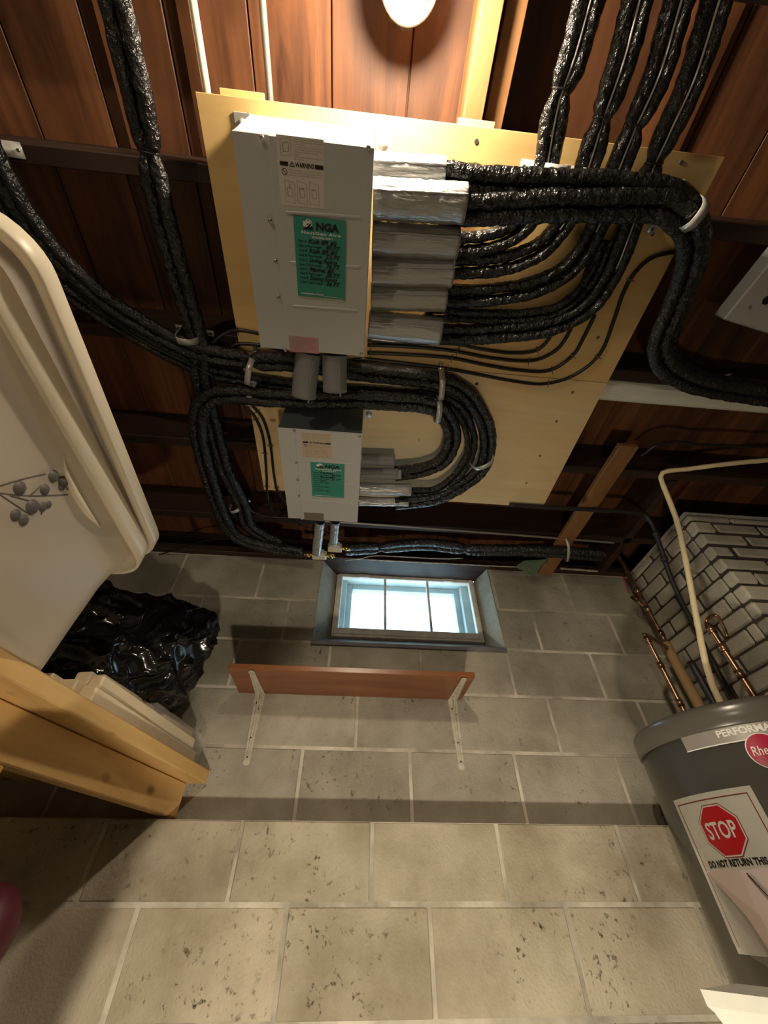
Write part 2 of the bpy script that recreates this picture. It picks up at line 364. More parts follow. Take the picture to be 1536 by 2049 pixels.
# sill plate and rim joist on the back wall
bm = BM(); box(bm, XL, XR, 1.60, 1.75, 1.262, 1.30, bev=.003); struct('trim_%d' % n, bm, M_joist); n += 1
bm = BM(); box(bm, XL, XR, 1.665, 1.70, 1.30, PLK+.02, bev=.002); struct('trim_%d' % n, bm, M_joist); n += 1

def blocks(bm, face, rows, joints, x0, x1, hole=None, gap=0.0045, dep=0.03):
    """rows: list of (z0,z1); joints: list of first-joint x per row; w the block width"""
    w = 0.392
    for (z0, z1), jx in zip(rows, joints):
        k = math.floor((x0-jx)/w); x = jx+k*w
        while x < x1:
            a, b = max(x, x0)+gap, min(x+w, x1)-gap; x += w
            if b-a < 0.02: continue
            segs = [(a, b, z0+gap, z1-gap)]
            if hole:
                hx0, hx1, hz0, hz1 = hole; out = []
                for (p, q, r, s) in segs:
                    if q <= hx0 or p >= hx1 or s <= hz0 or r >= hz1: out.append((p, q, r, s)); continue
                    if p < hx0: out.append((p, hx0, r, s))
                    if q > hx1: out.append((hx1, q, r, s))
                    if r < hz0-.01: out.append((max(p, hx0), min(q, hx1), r, hz0))
                segs = out
            for (p, q, r, s) in segs:
                if q-p < .012 or s-r < .012: continue
                e = random.uniform(-.0012, .0012)
                box(bm, p, q, face+e, face+dep, r, s, bev=0.0035)
def wx(px, py, face): return P(px, py, y=face).x
HX0, HX1, HZ0 = -0.176, 0.692, 0.812
# upper wall
bm = BM()
rows = [(.185, .403), (.403, .609), (.609, .812), (.812, 1.018), (1.018, 1.262)]
jts = [wx(822, 1560, DU), wx(713, 1450, DU), wx(1195, 1350, DU), wx(1070, 1250, DU), wx(1138, 1190, DU)]
blocks(bm, DU, rows, jts, XL, XR, hole=(HX0, HX1, HZ0, 2.0))
up = struct('wall_back', bm, M_blockup)
bm = BM()     # mortar bed and wall core, left right and below the window
f = DU+.0022
box(bm, XL, HX0-.004, f, 1.95, .185, 1.262); box(bm, HX1+.004, XR, f, 1.95, .185, 1.262); box(bm, HX0-.004, HX1+.004, f, 1.95, .185, HZ0-.006)
box(bm, XL, HX0-.10, 1.76, 1.95, 1.262, PLK+.02); box(bm, HX1+.10, XR, 1.76, 1.95, 1.262, PLK+.02)
struct('wall_back_core', bm, M_mortar).name = 'wall_back_mortar'
# splayed jambs and sloping sill of the window recess
WY = 1.75; WX0, WX1, WZ0, WZ1 = -0.102, 0.648, 0.905, 1.262
bm = BM()
prism(bm, [(HX0, DU-.001, .79), (WX0-.004, WY, .79), (WX0-.004, 1.94, .79), (HX0-.02, 1.94, .79), (HX0-.02, DU+.01, .79)], (0, 0, .475))
prism(bm, [(HX1, DU-.001, .79), (HX1+.02, DU+.01, .79), (HX1+.02, 1.94, .79), (WX1+.004, 1.94, .79), (WX1+.004, WY, .79)], (0, 0, .475))
struct('trim_%d' % n, bm, M_blockup); n += 1
bm = BM()
prism(bm, [(HX0-.002, DU-.012, .812), (HX0-.002, WY+.02, .905), (HX0-.002, WY+.18, .905), (HX0-.002, WY+.18, .79), (HX0-.002, DU-.012, .797)], (HX1-HX0+.004, 0, 0))
struct('trim_%d' % n, bm, M_sill); n += 1
# lower, thicker wall with the ledge
bm = BM()
rows = [(LEDGE-.003-.203*(i+1)+.018*(i == 0)*0, LEDGE-.003-.203*i) for i in range(6)]
rows = [(0.0, LEDGE), (-.203, 0.0), (-.406, -.203), (-.609, -.406), (-.812, -.609), (FL+.002, -.812)]
j1 = wx(743, 1720, DL); j2 = wx(572, 1832, DL); j3 = wx(1300, 2035, DL)
blocks(bm, DL, rows, [j1, j2, j3, j2, j3, j2], XL, XR, gap=.0045, dep=.05)
struct('wall_back_lower', bm, M_block)
bm = BM(); box(bm, XL, XR, DL+.0022, 1.95, FL, LEDGE-.004); struct('wall_back_lower_mortar', bm, M_mortar)
# spray foam beads along the sill
def bead(a, b, r, seed, thick=.7):
    bm = BM(); a = Vector(a); b = Vector(b); pts = crom([a.lerp(b, t/14)+Vector((0, 0, .004*noise.noise(Vector((t, seed, 0))))) for t in range(15)], .008)
    tube(bm, pts, r, 8, crinkle=r*thick, seed=seed); return bm
for k, (a, b, r) in enumerate([(P(300, 1100, y=1.655), P(640, 1128, y=1.655), .005), (P(700, 1118, y=1.59), P(1040, 1135, y=1.59), .0035), (P(1120, 1137, y=1.60), P(1195, 1143, y=1.60), .006), (P(312, 1046, y=1.655), P(436, 1058, y=1.655), .006), (P(500, 1062, y=1.655), P(620, 1067, y=1.655), .006), (P(812, 1072, y=1.655), P(1100, 1090, y=1.655), .006)]):
    struct('trim_%d' % n, bead(a, b, r, k*3.1), M_foamcream); n += 1

# ================================================================ window
wr = bpy.data.objects.new('window_1', None); COL.objects.link(wr); wr.location = (0.27, WY, WZ0+EYE); wr['kind'] = 'structure'
def rectframe(bm, x0, x1, z0, z1, w, y0, y1, wb=None, bev=.003):
    wb = wb or w
    box(bm, x0, x0+w, y0, y1, z0, z1, bev); box(bm, x1-w, x1, y0, y1, z0, z1, bev)
    box(bm, x0+w, x1-w, y0, y1, z1-w, z1, bev); box(bm, x0+w, x1-w, y0, y1, z0, z0+wb, bev)
bm = BM(); rectframe(bm, WX0, WX1, WZ0, WZ1+.03, .012, WY-.004, WY+.06, wb=.012); obj('window_frame', bm, M_winpaint, wr)
bm = BM(); rectframe(bm, WX0+.008, WX1-.008, WZ0+.01, WZ1+.004, .022, WY-.012, WY+.022, wb=.032); obj('window_sash', bm, M_winpaint, wr)
for t in (1/3, 2/3):
    bm = BM(); xm = WX0+.030+(WX1-WX0-.060)*t; box(bm, xm-.006, xm+.006, WY-.006, WY+.016, WZ0+.04, WZ1-.016, .002); obj('muntin', bm, M_winpaint, wr)
bm = BM(); box(bm, WX0+.022, WX1-.022, WY+.008, WY+.011, WZ0+.03, WZ1-.012); obj('window_glass', bm, M_glass, wr)
for xh in (WX0+.12, WX1-.17):
    bm = BM(); box(bm, xh, xh+.05, WY-.017, WY-.010, WZ1-.018, WZ1+.004, .002); box(bm, xh-.006, xh+.056, WY-.016, WY-.012, WZ1-.004, WZ1+.014, .001)
    cyl(bm, (xh+.012, WY-.019, WZ1-.01), (xh+.012, WY-.012, WZ1-.01), .003, 8); cyl(bm, (xh+.038, WY-.019, WZ1-.01), (xh+.038, WY-.012, WZ1-.01), .003, 8)
    obj('window_hinge', bm, M_winpaint, wr)
bm = BM(); rectframe(bm, WX0-.02, WX1+.02, WZ0-.03, WZ1+.10, .075, WY+.075, WY+.12, wb=.05); rectframe(bm, WX0-.02, WX1+.02, WZ0-.03, WZ1+.10, .105, WY+.12, WY+.17, wb=.06)
obj('storm_frame', bm, M_outpaint, wr)

# ================================================================ plywood sheets
SEAM = P(1000, 748, z=PLY).y
def plysheet(x0, x1, y0, y1, mat, label, screws):
    t = thing('plywood_panel', ((x0+x1)/2, (y0+y1)/2, PLY), label, 'plywood')
    bm = BM(); box(bm, x0, x1, y0, y1, PLY, JB-.0005, .001); obj('board', bm, mat, t)
    for (px, py) in screws:
        p = P(px, py, z=PLY); bm = BM(); cyl(bm, (p.x, p.y, PLY-.001), (p.x, p.y, PLY+.004), .005, 10); obj('screw', bm, M_screw, t)
PX0, PX1 = -.4125, .807
PX0 = P(390, 183, z=PLY).x; PX1 = P(1450, 315, z=PLY).x; PY0 = P(390, 183, z=PLY).y; PY1 = P(1075, 1015, z=PLY).y
plysheet(PX0, PX1, PY0, SEAM-.0008, M_ply, 'yellow plywood panel under the joists carrying the larger grey box', [(496, 231), (953, 283), (1363, 325), (1305, 468), (544, 707), (1196, 675), (953, 768)])
plysheet(PX0, PX1, SEAM+.0008, PY1, M_ply2, 'paler plywood panel nearest the window carrying the smaller grey box', [(954, 768), (1145, 785), (837, 880), (1113, 843), (1080, 912), (1053, 966), (882, 995)])
for (px0, px1, py, nm) in ((440, 527, 188, 'thin wooden shim above the left top corner of the plywood'), (915, 990, 248, 'thin wooden shim at the top plywood edge below the two headers')):
    bm = BM(); a = P(px0, py, z=JB); b = P(px1, py, z=JB); box(bm, a.x, b.x, min(PY0-.011, a.y), .09, JB, JB+.012, .001)
    setp(obj('wood_shim', bm, M_ply), nm, 'wood shim')
# short headers between joists
for (x0, x1, zb, nm) in ((.184, .230, 1.300, 'rough orange wooden header left of its twin, running to the plywood edge'), (.240, .286, 1.330, 'rough orange wooden header right of its twin, partly in black shadow')):
    bm = BM(); box(bm, x0, x1, -.262, .103, zb, PLK-.001, .002)
    setp(obj('ceiling_header', bm, M_header), nm, 'wood beam', 'pair of short headers between joists')
# slim brown furring boards under the subfloor on the left
for (px, w, nm) in ((208, .016, 'thin wood strip under the ceiling planks left of the black pipe bundle'), (375, .03, 'thin wood strip under the ceiling planks beside the cream pipe'), (1445, .05, 'wood strip under the ceiling planks at the far right')):
    p = P(px, 60, z=PLK-.008); bm = BM(); box(bm, p.x-w/2, p.x+w/2, -.262, .103, PLK-.014, PLK-.001, .001)
    setp(obj('furring_strip', bm, M_plank), nm, 'wood strip')

# ================================================================ thin pipes on the ceiling
def pipe(name, pts, r, mat, label, cat='pipe', seg=14, group=None, joints=(), jm=None, crinkle=0):
    pts = [Vector(p) for p in pts]
    path = crom(pts, .012) if len(pts) > 2 else crom(pts, .02)
    if not joints:
        bm = BM(); tube(bm, path, r, seg, crinkle=crinkle); return setp(obj(name, bm, mat), label, cat, group)
    t = thing(name, path[0], label, cat, group)
    bm = BM(); tube(bm, path, r, seg); obj('tube', bm, mat, t)
    for f_ in joints:
        i = min(len(path)-2, int(f_*(len(path)-1))); d = (path[i+1]-path[i]).normalized()
        bm = BM(); cyl(bm, path[i]-d*.012, path[i]+d*.012, r*1.35, seg); obj('coupling', bm, jm or mat, t)
    return t
a = P(415, 185, z=1.30); pipe('cream_pipe', [(a.x, -.262, 1.30), (a.x, .10, 1.30)], .008, M_cream, 'slim cream pipe running to the top left corner of the plywood')
a = P(538, 190, z=1.30); pipe('grey_pipe', [(a.x, -.262, 1.31), (a.x, .10, 1.31)], .0075, M_grpipe, 'slim grey pipe running to the plywood top edge beside the shim')

# ================================================================ black insulated line sets
def paths(pts, sep, pinch, wob):
    """two parallel paths either side of a centre line"""
    c = crom(pts, .007); n_ = len(c); A, B, Cc = [], [], []
    for i, p in enumerate(c):
        t = (c[min(i+1, n_-1)]-c[max(i-1, 0)]).normalized(); s = t.cross(Vector((0, 0, 1)))
        s = s.normalized() if s.length > .05 else Vector((1, 0, 0))
        f = i/(n_-1); k = 1.0
        for q in pinch: k -= .45*math.exp(-((f-q)*n_*.007/.018)**2)
        w = wob*noise.noise(Vector((f*6, wob*900, 2.2)))
        A.append(p+s*sep*k+Vector((0, 0, w))); B.append(p-s*sep*k-Vector((0, 0, w))); Cc.append(p+Vector((0, 0, -.6*sep*k)))
    return A, B, Cc, c
def lineset(label, pts, r=.0150, sep=None, pinch=(), seam=False, group=None, mat=None, crinkle=.0028, wob=.0, r2=None, name='insulated_line_set', rib=0.0):
    mat = mat or M_black; sep = sep or r*.98; r2 = r2 or r*.9
    pts = [q if isinstance(q, Vector) else P(q[0], q[1], z=q[2]) for q in pts]
    A, B, Cc, c = paths(pts, sep, pinch, wob)
    t = thing(name, c[0], label, 'insulated pipes', group)
    L_ = len(c)*.007
    def rf(f):
        k = 1.0
        for q in pinch: k -= .28*math.exp(-((f-q)*L_/.012)**2)
        return k
    for i, (path, rr) in enumerate(((A, r), (B, r2))):
        bm = BM(); tube(bm, path, rr, 14, crinkle=crinkle, rf=rf, seed=random.random()*50, rib=rib); obj('pipe', bm, mat, t)
    if seam:
        bm = BM(); tube(bm, [q+Vector((0, 0, -.002)) for q in Cc[:int(len(Cc)*seam)]], .0022, 6); obj('cable', bm, M_seam, t, label='pale thin cable')
    for q in pinch:
        i = min(len(c)-2, max(1, int(q*(len(c)-1)))); d = (c[i+1]-c[i-1]).normalized(); s = d.cross(Vector((0, 0, 1))).normalized()
        bm = BM(); M_ = []
        for k in range(25):
            a_ = 2*pi*k/24; M_.append(c[i]+s*cos(a_)*(sep*.55+rr*.86)+Vector((0, 0, 1))*sin(a_)*(rr*.88))
        tube(bm, M_[:-1]+[M_[0]], .0022, 6, caps=False); obj('tie', bm, M_cable, t)
    return t
ZR = 1.212     # lying against the plywood
# four risers from the top edge, bending left into the sleeves
G = 'risers curving into the silver sleeves'
def beyond(px, py, px2, py2, z, L=.22):
    a = P(px, py, z=z); b = P(px2, py2, z=z); return b+(b-a).normalized()*L
lineset('leftmost of the four black pipe pairs coming down from the top, silvery mesh side', [beyond(1149, 105, 1178, 0, 1.19), (1178, 0, 1.19), (1149, 105, 1.19), (1112, 220, 1.20), (1092, 330, ZR), (1075, 400, ZR), (1040, 455, ZR), (985, 482, ZR), (925, 490, ZR), (860, 488, 1.19)], r=.0155, pinch=(.40,), seam=.62, group=G)
lineset('second from the left of the four black pipe pairs coming down from the top', [beyond(1243, 123, 1275, 0, 1.19), (1275, 0, 1.19), (1243, 123, 1.19), (1205, 235, 1.20), (1170, 345, ZR), (1135, 430, ZR), (1080, 498, ZR), (1000, 528, ZR), (920, 534, ZR), (850, 540, 1.18)], r=.0155, pinch=(.38,), seam=.60, group=G)
lineset('third from the left of the four black pipe pairs coming down from the top', [beyond(1315, 147, 1358, 0, 1.19), (1358, 0, 1.19), (1315, 147, 1.19), (1266, 260, 1.20), (1228, 355, ZR), (1195, 450, ZR), (1145, 530, ZR), (1075, 572, ZR), (980, 590, ZR), (900, 592, ZR), (850, 596, 1.18)], r=.0155, pinch=(.36,), seam=.55, group=G)
lineset('rightmost of the four black pipe pairs coming down from the top', [beyond(1384, 156, 1433, 0, 1.19), (1433, 0, 1.19), (1384, 156, 1.19), (1335, 265, 1.20), (1296, 355, ZR), (1262, 450, ZR), (1222, 550, ZR), (1170, 620, ZR), (1090, 655, ZR), (980, 667, ZR), (890, 668, ZR), (840, 662, 1.18)], r=.0155, pinch=(.34,), seam=.52, group=G)
lineset('thin black pipe pair from the fifth sleeve crossing to the lower cables', [(850, 628, 1.185), (900, 630, ZR), (980, 634, ZR), (1060, 632, ZR), (1125, 615, ZR), (1180, 560, 1.216), (1215, 480, 1.222)], r=.0105)
# two big pairs running right over the risers and off to the right
lineset('upper black pipe pair running right from the top silver sleeve over the risers', [(860, 345, 1.17), (900, 358, 1.16), (1000, 368, 1.155), (1120, 372, 1.15), (1230, 376, 1.15), (1310, 386, 1.15), (1362, 404, 1.15), (1392, 455, 1.17), (1388, 530, 1.205), (1358, 610, 1.215), (1332, 690, 1.222), (1350, 734, 1.222), (1410, 764, 1.222), (1500, 780, 1.222), (1620, 800, 1.222)], r=.0165, sep=.015)
lineset('lower and thicker black pipe pair running right from the second silver sleeve', [(880, 415, 1.16), (940, 420, 1.15), (1030, 416, 1.145), (1120, 412, 1.14), (1220, 412, 1.14), (1300, 412, 1.14), (1346, 425, 1.135), (1380, 470, 1.15), (1376, 540, 1.17), (1346, 620, 1.18), (1318, 690, 1.185), (1334, 736, 1.185), (1390, 768, 1.185), (1480, 786, 1.185), (1620, 806, 1.185)], r=.0190, sep=.016, crinkle=.003)
# left side
lineset('black pipe pair descending at the left of the plywood, tied near the top', [beyond(262, 110, 228, 0, 1.2), (228, 0, 1.2), (252, 100, 1.2), (272, 185, 1.2), (294, 290, 1.21), (322, 420, 1.215), (360, 560, 1.215), (388, 655, 1.215), (400, 705, 1.215), (402, 760, 1.22), (425, 850, 1.235), (450, 940, 1.235), (482, 1005, 1.235), (500, 1055, 1.23), (560, 1090, 1.22)], r=.0175, sep=.0155, pinch=(.225,), seam=False)
lineset('thick black pipe pair sweeping from the left edge down behind the storage tote', [(-60, 220, 1.17), (0, 345, 1.18), (60, 445, 1.19), (130, 530, 1.2), (215, 604, 1.205), (310, 664, 1.21), (400, 704, 1.21), (507, 722, 1.21), (600, 727, 1.21), (700, 742, 1.21), (780, 752, 1.21), (872, 762, 1.21), (930, 786, 1.21), (966, 838, 1.205), (976, 890, 1.2), (962, 938, 1.19), (918, 975, 1.17), (868, 998, 1.15), (790, 1008, 1.13)], r=.0165, sep=.0145, pinch=(.37,))
lineset('thinner black pipe pair sweeping below the thick pair on the left', [(-60, 330, 1.19), (0, 430, 1.2), (80, 540, 1.215), (170, 610, 1.22), (270, 672, 1.225), (350, 716, 1.225), (420, 745, 1.225), (510, 762, 1.225), (600, 775, 1.225), (700, 783, 1.225), (790, 790, 1.222), (868, 797, 1.22), (915, 818, 1.215), (938, 860, 1.21), (940, 905, 1.2), (915, 950, 1.18), (870, 982, 1.16), (800, 985, 1.14)], r=.0125, sep=.0125, rib=.0)
lineset('black pipe pair looping left below the larger box, then down to the brass fittings', [(760, 1000, 1.16) if False else (790, 948, 1.16), (840, 942, 1.17), (885, 922, 1.18), (905, 880, 1.19), (895, 840, 1.19), (862, 812, 1.185), (780, 803, 1.18), (700, 800, 1.18), (620, 800, 1.18), (540, 796, 1.18), (470, 790, 1.18), (420, 797, 1.185), (396, 832, 1.19), (402, 900, 1.2), (422, 970, 1.21), (448, 1040, 1.21), (480, 1078, 1.205), (540, 1096, 1.20), (604, 1106, 1.19)], r=.0165, sep=.0155, crinkle=.0026, rib=.0012)
lineset('black pipe pair running along the wall top right of the brass fittings', [(690, 1100, 1.19), (760, 1096, 1.205), (850, 1090, 1.215), (945, 1100, 1.215), (1040, 1102, 1.215), (1130, 1106, 1.215), (1205, 1112, 1.215)], r=.019, sep=.0175, pinch=(.12, .45), crinkle=.0024)
# black zip-tied loose cables on the left
for (pts, lab) in (([(130, 560, 1.2), (250, 660, 1.2), (330, 706, 1.2), (400, 738, 1.2), (430, 760, 1.205), (420, 790, 1.22)], 'thin black cable curling over the tied pipes left of the plywood'),
                   ([(455, 940, 1.22), (478, 1000, 1.22), (520, 1030, 1.21), (580, 1036, 1.21), (640, 1030, 1.21)], 'thin black cable hanging below the small metal clip near the left wall top'),
                   ([(318, 1110, 1.24), (360, 1098, 1.24), (410, 1082, 1.24), (460, 1078, 1.24), (520, 1080, 1.23)], 'thin black cable trailing left along the wall top'),
                   ([(560, 985, 1.22), (575, 1010, 1.21), (600, 1050, 1.2), (690, 1075, 1.2), (722, 1084, 1.2)], 'thin dark wire passing behind the two silver stubs')):
    pipe('cable', [P(a_, b_, z=c_) for a_, b_, c_ in pts], .0032, M_cable, lab, 'cable', 8)

# thin cables stapled to the plywood
def stapled(pts, staples, label, r=.0055):
    pts = [P(a_, b_, z=PLY-.0055) if len(q) == 2 else P(*q[:2], z=q[2]) for q in pts for a_, b_ in [q[:2]]]
    path = crom(pts, .01); t = thing('control_cable', path[0], label, 'cable', 'control cables stapled to the plywood')
    bm = BM(); tube(bm, path, r, 8); obj('sheath', bm, M_cable, t)
    for (px, py) in staples:
        p = P(px, py, z=PLY); i = min(range(1, len(path)-1), key=lambda k: (path[k]-p).length); d = (path[i+1]-path[i-1]).normalized(); s = d.cross(Vector((0, 0, 1))).normalized(); q = path[i]
        bm = BM(); w = r+.0025
        for sg in (-1, 1): cyl(bm, Vector((q.x, q.y, PLY+.001))+s*w*sg, Vector((q.x, q.y, PLY-.0105))+s*w*sg, .001, 6); 
        cyl(bm, Vector((q.x, q.y, PLY-.0105))-s*w*1.7, Vector((q.x, q.y, PLY-.0105))+s*w*1.7, .0012, 6); obj('staple', bm, M_copper, t)
stapled([(735, 680), (800, 686), (905, 688), (960, 698), (1020, 706), (1070, 702), (1095, 682), (1115, 650), (1150, 600), (1180, 520)], [(740, 681), (921, 688), (1071, 701)], 'uppermost of the four black cables below the silver sleeves')
stapled([(735, 690), (820, 694), (905, 702), (980, 716), (1060, 722), (1105, 706), (1130, 680), (1160, 620)], [(740, 691), (914, 703), (1058, 722)], 'second from top of the four black cables below the silver sleeves')
stapled([(735, 706), (820, 710), (900, 716), (970, 730), (1040, 741), (1100, 741), (1145, 712), (1165, 680), (1190, 630)], [(742, 707), (905, 717), (1101, 741), (1147, 710)], 'third from top of the four black cables below the silver sleeves')
stapled([(690, 722), (730, 719), (800, 726), (895, 738), (960, 750), (1030, 763), (1090, 768), (1150, 750), (1200, 708), (1228, 640), (1245, 590), (1268, 548), (1305, 515), (1352, 503)], [(730, 719), (897, 739), (1092, 768), (1198, 712), (1264, 562)], 'lowest and longest black cable, climbing the right side of the plywood')
stapled([(400, 720, 1.225), (430, 682, 1.225), (455, 665), (480, 661), (530, 670), (560, 680)], [(479, 661)], 'upper of the two short black cables left of the larger box')
stapled([(450, 720, 1.225), (460, 698, 1.23), (480, 688), (530, 692), (560, 700), (590, 716), (620, 730)], [(479, 688)], 'lower of the two short black cables left of the larger box')
stapled([(490, 812), (512, 838), (527, 880), (533, 950), (536, 1000, 1.23), (552, 1035, 1.22)], [(514, 839), (530, 903), (533, 972)], 'left of the two black cables beside the smaller box')
stapled([(505, 812), (526, 838), (540, 885), (548, 950), (556, 985, 1.23), (575, 1010, 1.22)], [(521, 823), (544, 891), (550, 971)], 'right of the two black cables beside the smaller box')

# ================================================================ metal straps
def strap(label, px_a, px_b, zs, archs, w=.018, h=.035, th=.0016, cat='metal strap', group='galvanised pipe straps'):
    """strap between two image points on the plane z=zs, arching over pipes; archs=[(start,end)] as fractions"""
    a = P(*px_a, z=zs-.001); b = P(*px_b, z=zs-.001); L_ = (b-a).length; d = (b-a).normalized(); s = d.cross(Vector((0, 0, 1))).normalized()
    prof = [(0, 0)]
    for (f0, f1) in archs:
        prof.append((f0*L_, 0))
        for k in range(0, 13):
            an = pi*k/12; c_ = (f0+f1)/2*L_; hw = (f1-f0)/2*L_
            prof.append((c_-hw*math.copysign(abs(cos(an))**.7, cos(an)), -h*abs(sin(an))**.55))
        prof.append((f1*L_, 0))
    prof.append((L_, 0))
    t = thing('pipe_strap', (a+b)/2, label, cat, group); bm = BM(); rings = []
    for (u, v) in prof:
        q = a+d*u+Vector((0, 0, v)); rings.append([bm.verts.new(q+s*w/2), bm.verts.new(q-s*w/2)])
    for r0, r1 in zip(rings, rings[1:]): bm.faces.new((r0[0], r0[1], r1[1], r1[0])).smooth = True
    def md(o): m_ = o.modifiers.new('th', 'SOLIDIFY'); m_.thickness = th; m_.offset = 1
    bmesh.ops.remove_doubles(bm, verts=bm.verts[:], dist=1e-5)
    obj('band', bm, M_galv, t, mod=md)
    for u in (.0, 1.):
        q = a+d*(.009 if u == 0 else L_-.009); bm = BM(); cyl(bm, q+Vector((0, 0, -.004)), q+Vector((0, 0, .006)), .004, 8); obj('screw', bm, M_screw, t)
strap('metal strap holding the black pipe pair on the joist left of the plywood', (352, 655), (428, 668), JB, [(.18, .78)], h=.090)
strap('upper metal strap over the black pipes left of the two grey stubs', (513, 692), (505, 758), PLY, [(.2, .95)], h=.085)
strap('lower metal strap over the black pipes left of the two grey stubs', (514, 752), (503, 800), PLY, [(.1, .98)], h=.072)
strap('upper metal strap at the start of the black pipe loop beside the paler panel', (882, 724), (876, 788), PLY, [(.15, .95)], h=.082)
strap('lower metal strap at the start of the black pipe loop beside the paler panel', (876, 780), (868, 830), PLY, [(.05, .9)], h=.098)
strap('metal strap on the outermost bend of the black pipe loop', (988, 890), (935, 912), PLY, [(.12, .98)], h=.10)
strap('long wavy metal strap across the four pipe pairs near the plywood top', (1040, 332), (1345, 372), PLY, [(.11, .28), (.34, .51), (.57, .73), (.78, .95)], w=.026, h=.062)
strap('metal strap set diagonally over the thick black pipes at the right plywood edge', (1374, 362), (1298, 466), PLY, [(.15, .84)], h=.140, w=.022)
strap('metal strap with one screw at the left picture edge', (-70, 285), (46, 302), JB, [(.15, .62)], h=.09, w=.03)
strap('small shiny metal clip on the dark pipes above the left wall top', (460, 1012), (500, 1002), JB, [(.1, .6)], h=.05, w=.014)
strap('metal strap on the pipe pair crossing the joists at the far right', (1400, 765), (1452, 790) if False else (1462, 750), JB, [(.05, .6)], h=.02, w=.012)
strap('small metal strap on the black pipes at the foot of the brown board', (1132, 1072), (1128, 1118), PLY, [(.1, .9)], h=.05, w=.012)

# ================================================================ branch boxes
ZF = 1.08
def fnz(x0, y0, z): return lambda u, v: Vector((x0+u, y0-v, z))      # lettering read from below
def rectz(bm, x0, x1, y0, y1, z, th=.0004, mat=0): box(bm, x0, x1, y0, y1, z-th, z, 0, mat)
def line2(bm, fn, pts, w, mat=0):
    for (a, b) in zip(pts, pts[1:]):
        a = Vector(a); b = Vector(b); d = (b-a); 
        if d.length < 1e-7: continue
        d.normalize(); s = Vector((-d.y, d.x))*w/2
        quad(bm, [fn(*(a-s)), fn(*(b-s)), fn(*(b+s)), fn(*(a+s))], mat)
def warning_label(par, x0, x1, y0, y1, z, paper):
    w = x1-x0; h = y1-y0; bm = BM(); rectz(bm, x0, x1, y0, y1, z); o = obj('warning_label', bm, paper, par, label='cream printed warning label')
    bm = BM(); f = fnz(x0, y1, z-.0009)                  # v measured up from the lower edge
    def R(a, b, c, d, m=0): quad(bm, [f(a*w, c*h), f(b*w, c*h), f(b*w, d*h), f(a*w, d*h)], m)
    R(.04, .22, .585, .645); R(.80, .98, .585, .645)
    text(bm, 'WARNING', f, .375*w, .584*h, .066*h, .41*w, 0, bold=.03)
    line2(bm, f, [(.25*w, .585*h), (.36*w, .585*h), (.305*w, .655*h), (.25*w, .585*h)], .012*w)
    R(.298, .312, .605, .635); R(.298, .312, .592, .600)
    # small print in grey
    for k, s in enumerate(['When installing on the wall, always', 'fix the bracket with screws according', 'to the manual.', 'To install the unit on the ceiling, be', 'sure to hang it by all four brackets', 'or the unit may fall and cause', 'injury.', 'Refer to the installation manual', 'for details.']):
        text(bm, s, f, .36*w, (.955-.034*k)*h, .020*h, min(.60, .0175*len(s))*w, 1)
    for k, s in enumerate(['When installing on the wall, do not allow', 'the device to lie sideways, upside down', 'facing or with the side facing down.']):
        text(bm, s, f, .22*w, (.525-.036*k)*h, .021*h, .72*w, 1)
    c = (.13*w, .50*h); line2(bm, f, [(c[0]+.055*w*cos(a*pi/10), c[1]+.055*w*sin(a*pi/10)) for a in range(21)], .012*w); line2(bm, f, [(c[0]-.035*w, c[1]+.04*w), (c[0]+.035*w, c[1]-.04*w)], .012*w)
    for k in range(3):
        a = (.12+.27*k)*w; b = (.33+.27*k)*w
        line2(bm, f, [(a, .06*h), (b, .04*h), (b, .35*h), (a, .39*h), (a, .06*h)], .006*w, 1)
        cx_ = (a+b)/2; cy_ = .21*h
        line2(bm, f, [(cx_-.05*w, cy_-.06*h), (cx_-.05*w, cy_+.06*h), (cx_+.05*w, cy_+.05*h), (cx_+.05*w, cy_-.07*h), (cx_-.05*w, cy_-.06*h)], .008*w, 1)
        if k == 0: line2(bm, f, [(cx_, cy_+.12*h), (cx_, cy_+.06*h)], .02*w, 1)
        for q in range(4):
            line2(bm, f, [(cx_-.05*w, cy_+(q*.03-.05)*h), (cx_-.07*w, cy_+(q*.03-.05)*h)] if k == 0 else [(cx_+(q*.03-.05)*w, cy_+.06*h), (cx_+(q*.03-.05)*w, cy_+.08*h)], .01*w, 0)
    line2(bm, f, [(.08*w, .72*h), (.30*w, .74*h), (.30*w, .98*h), (.08*w, .94*h), (.08*w, .72*h)], .006*w, 1)
    line2(bm, f, [(.13*w, .78*h), (.13*w, .90*h), (.25*w, .91*h), (.25*w, .79*h), (.13*w, .78*h)], .010*w, 1)
    obj('print', bm, [M_ink, M_inkg], o)
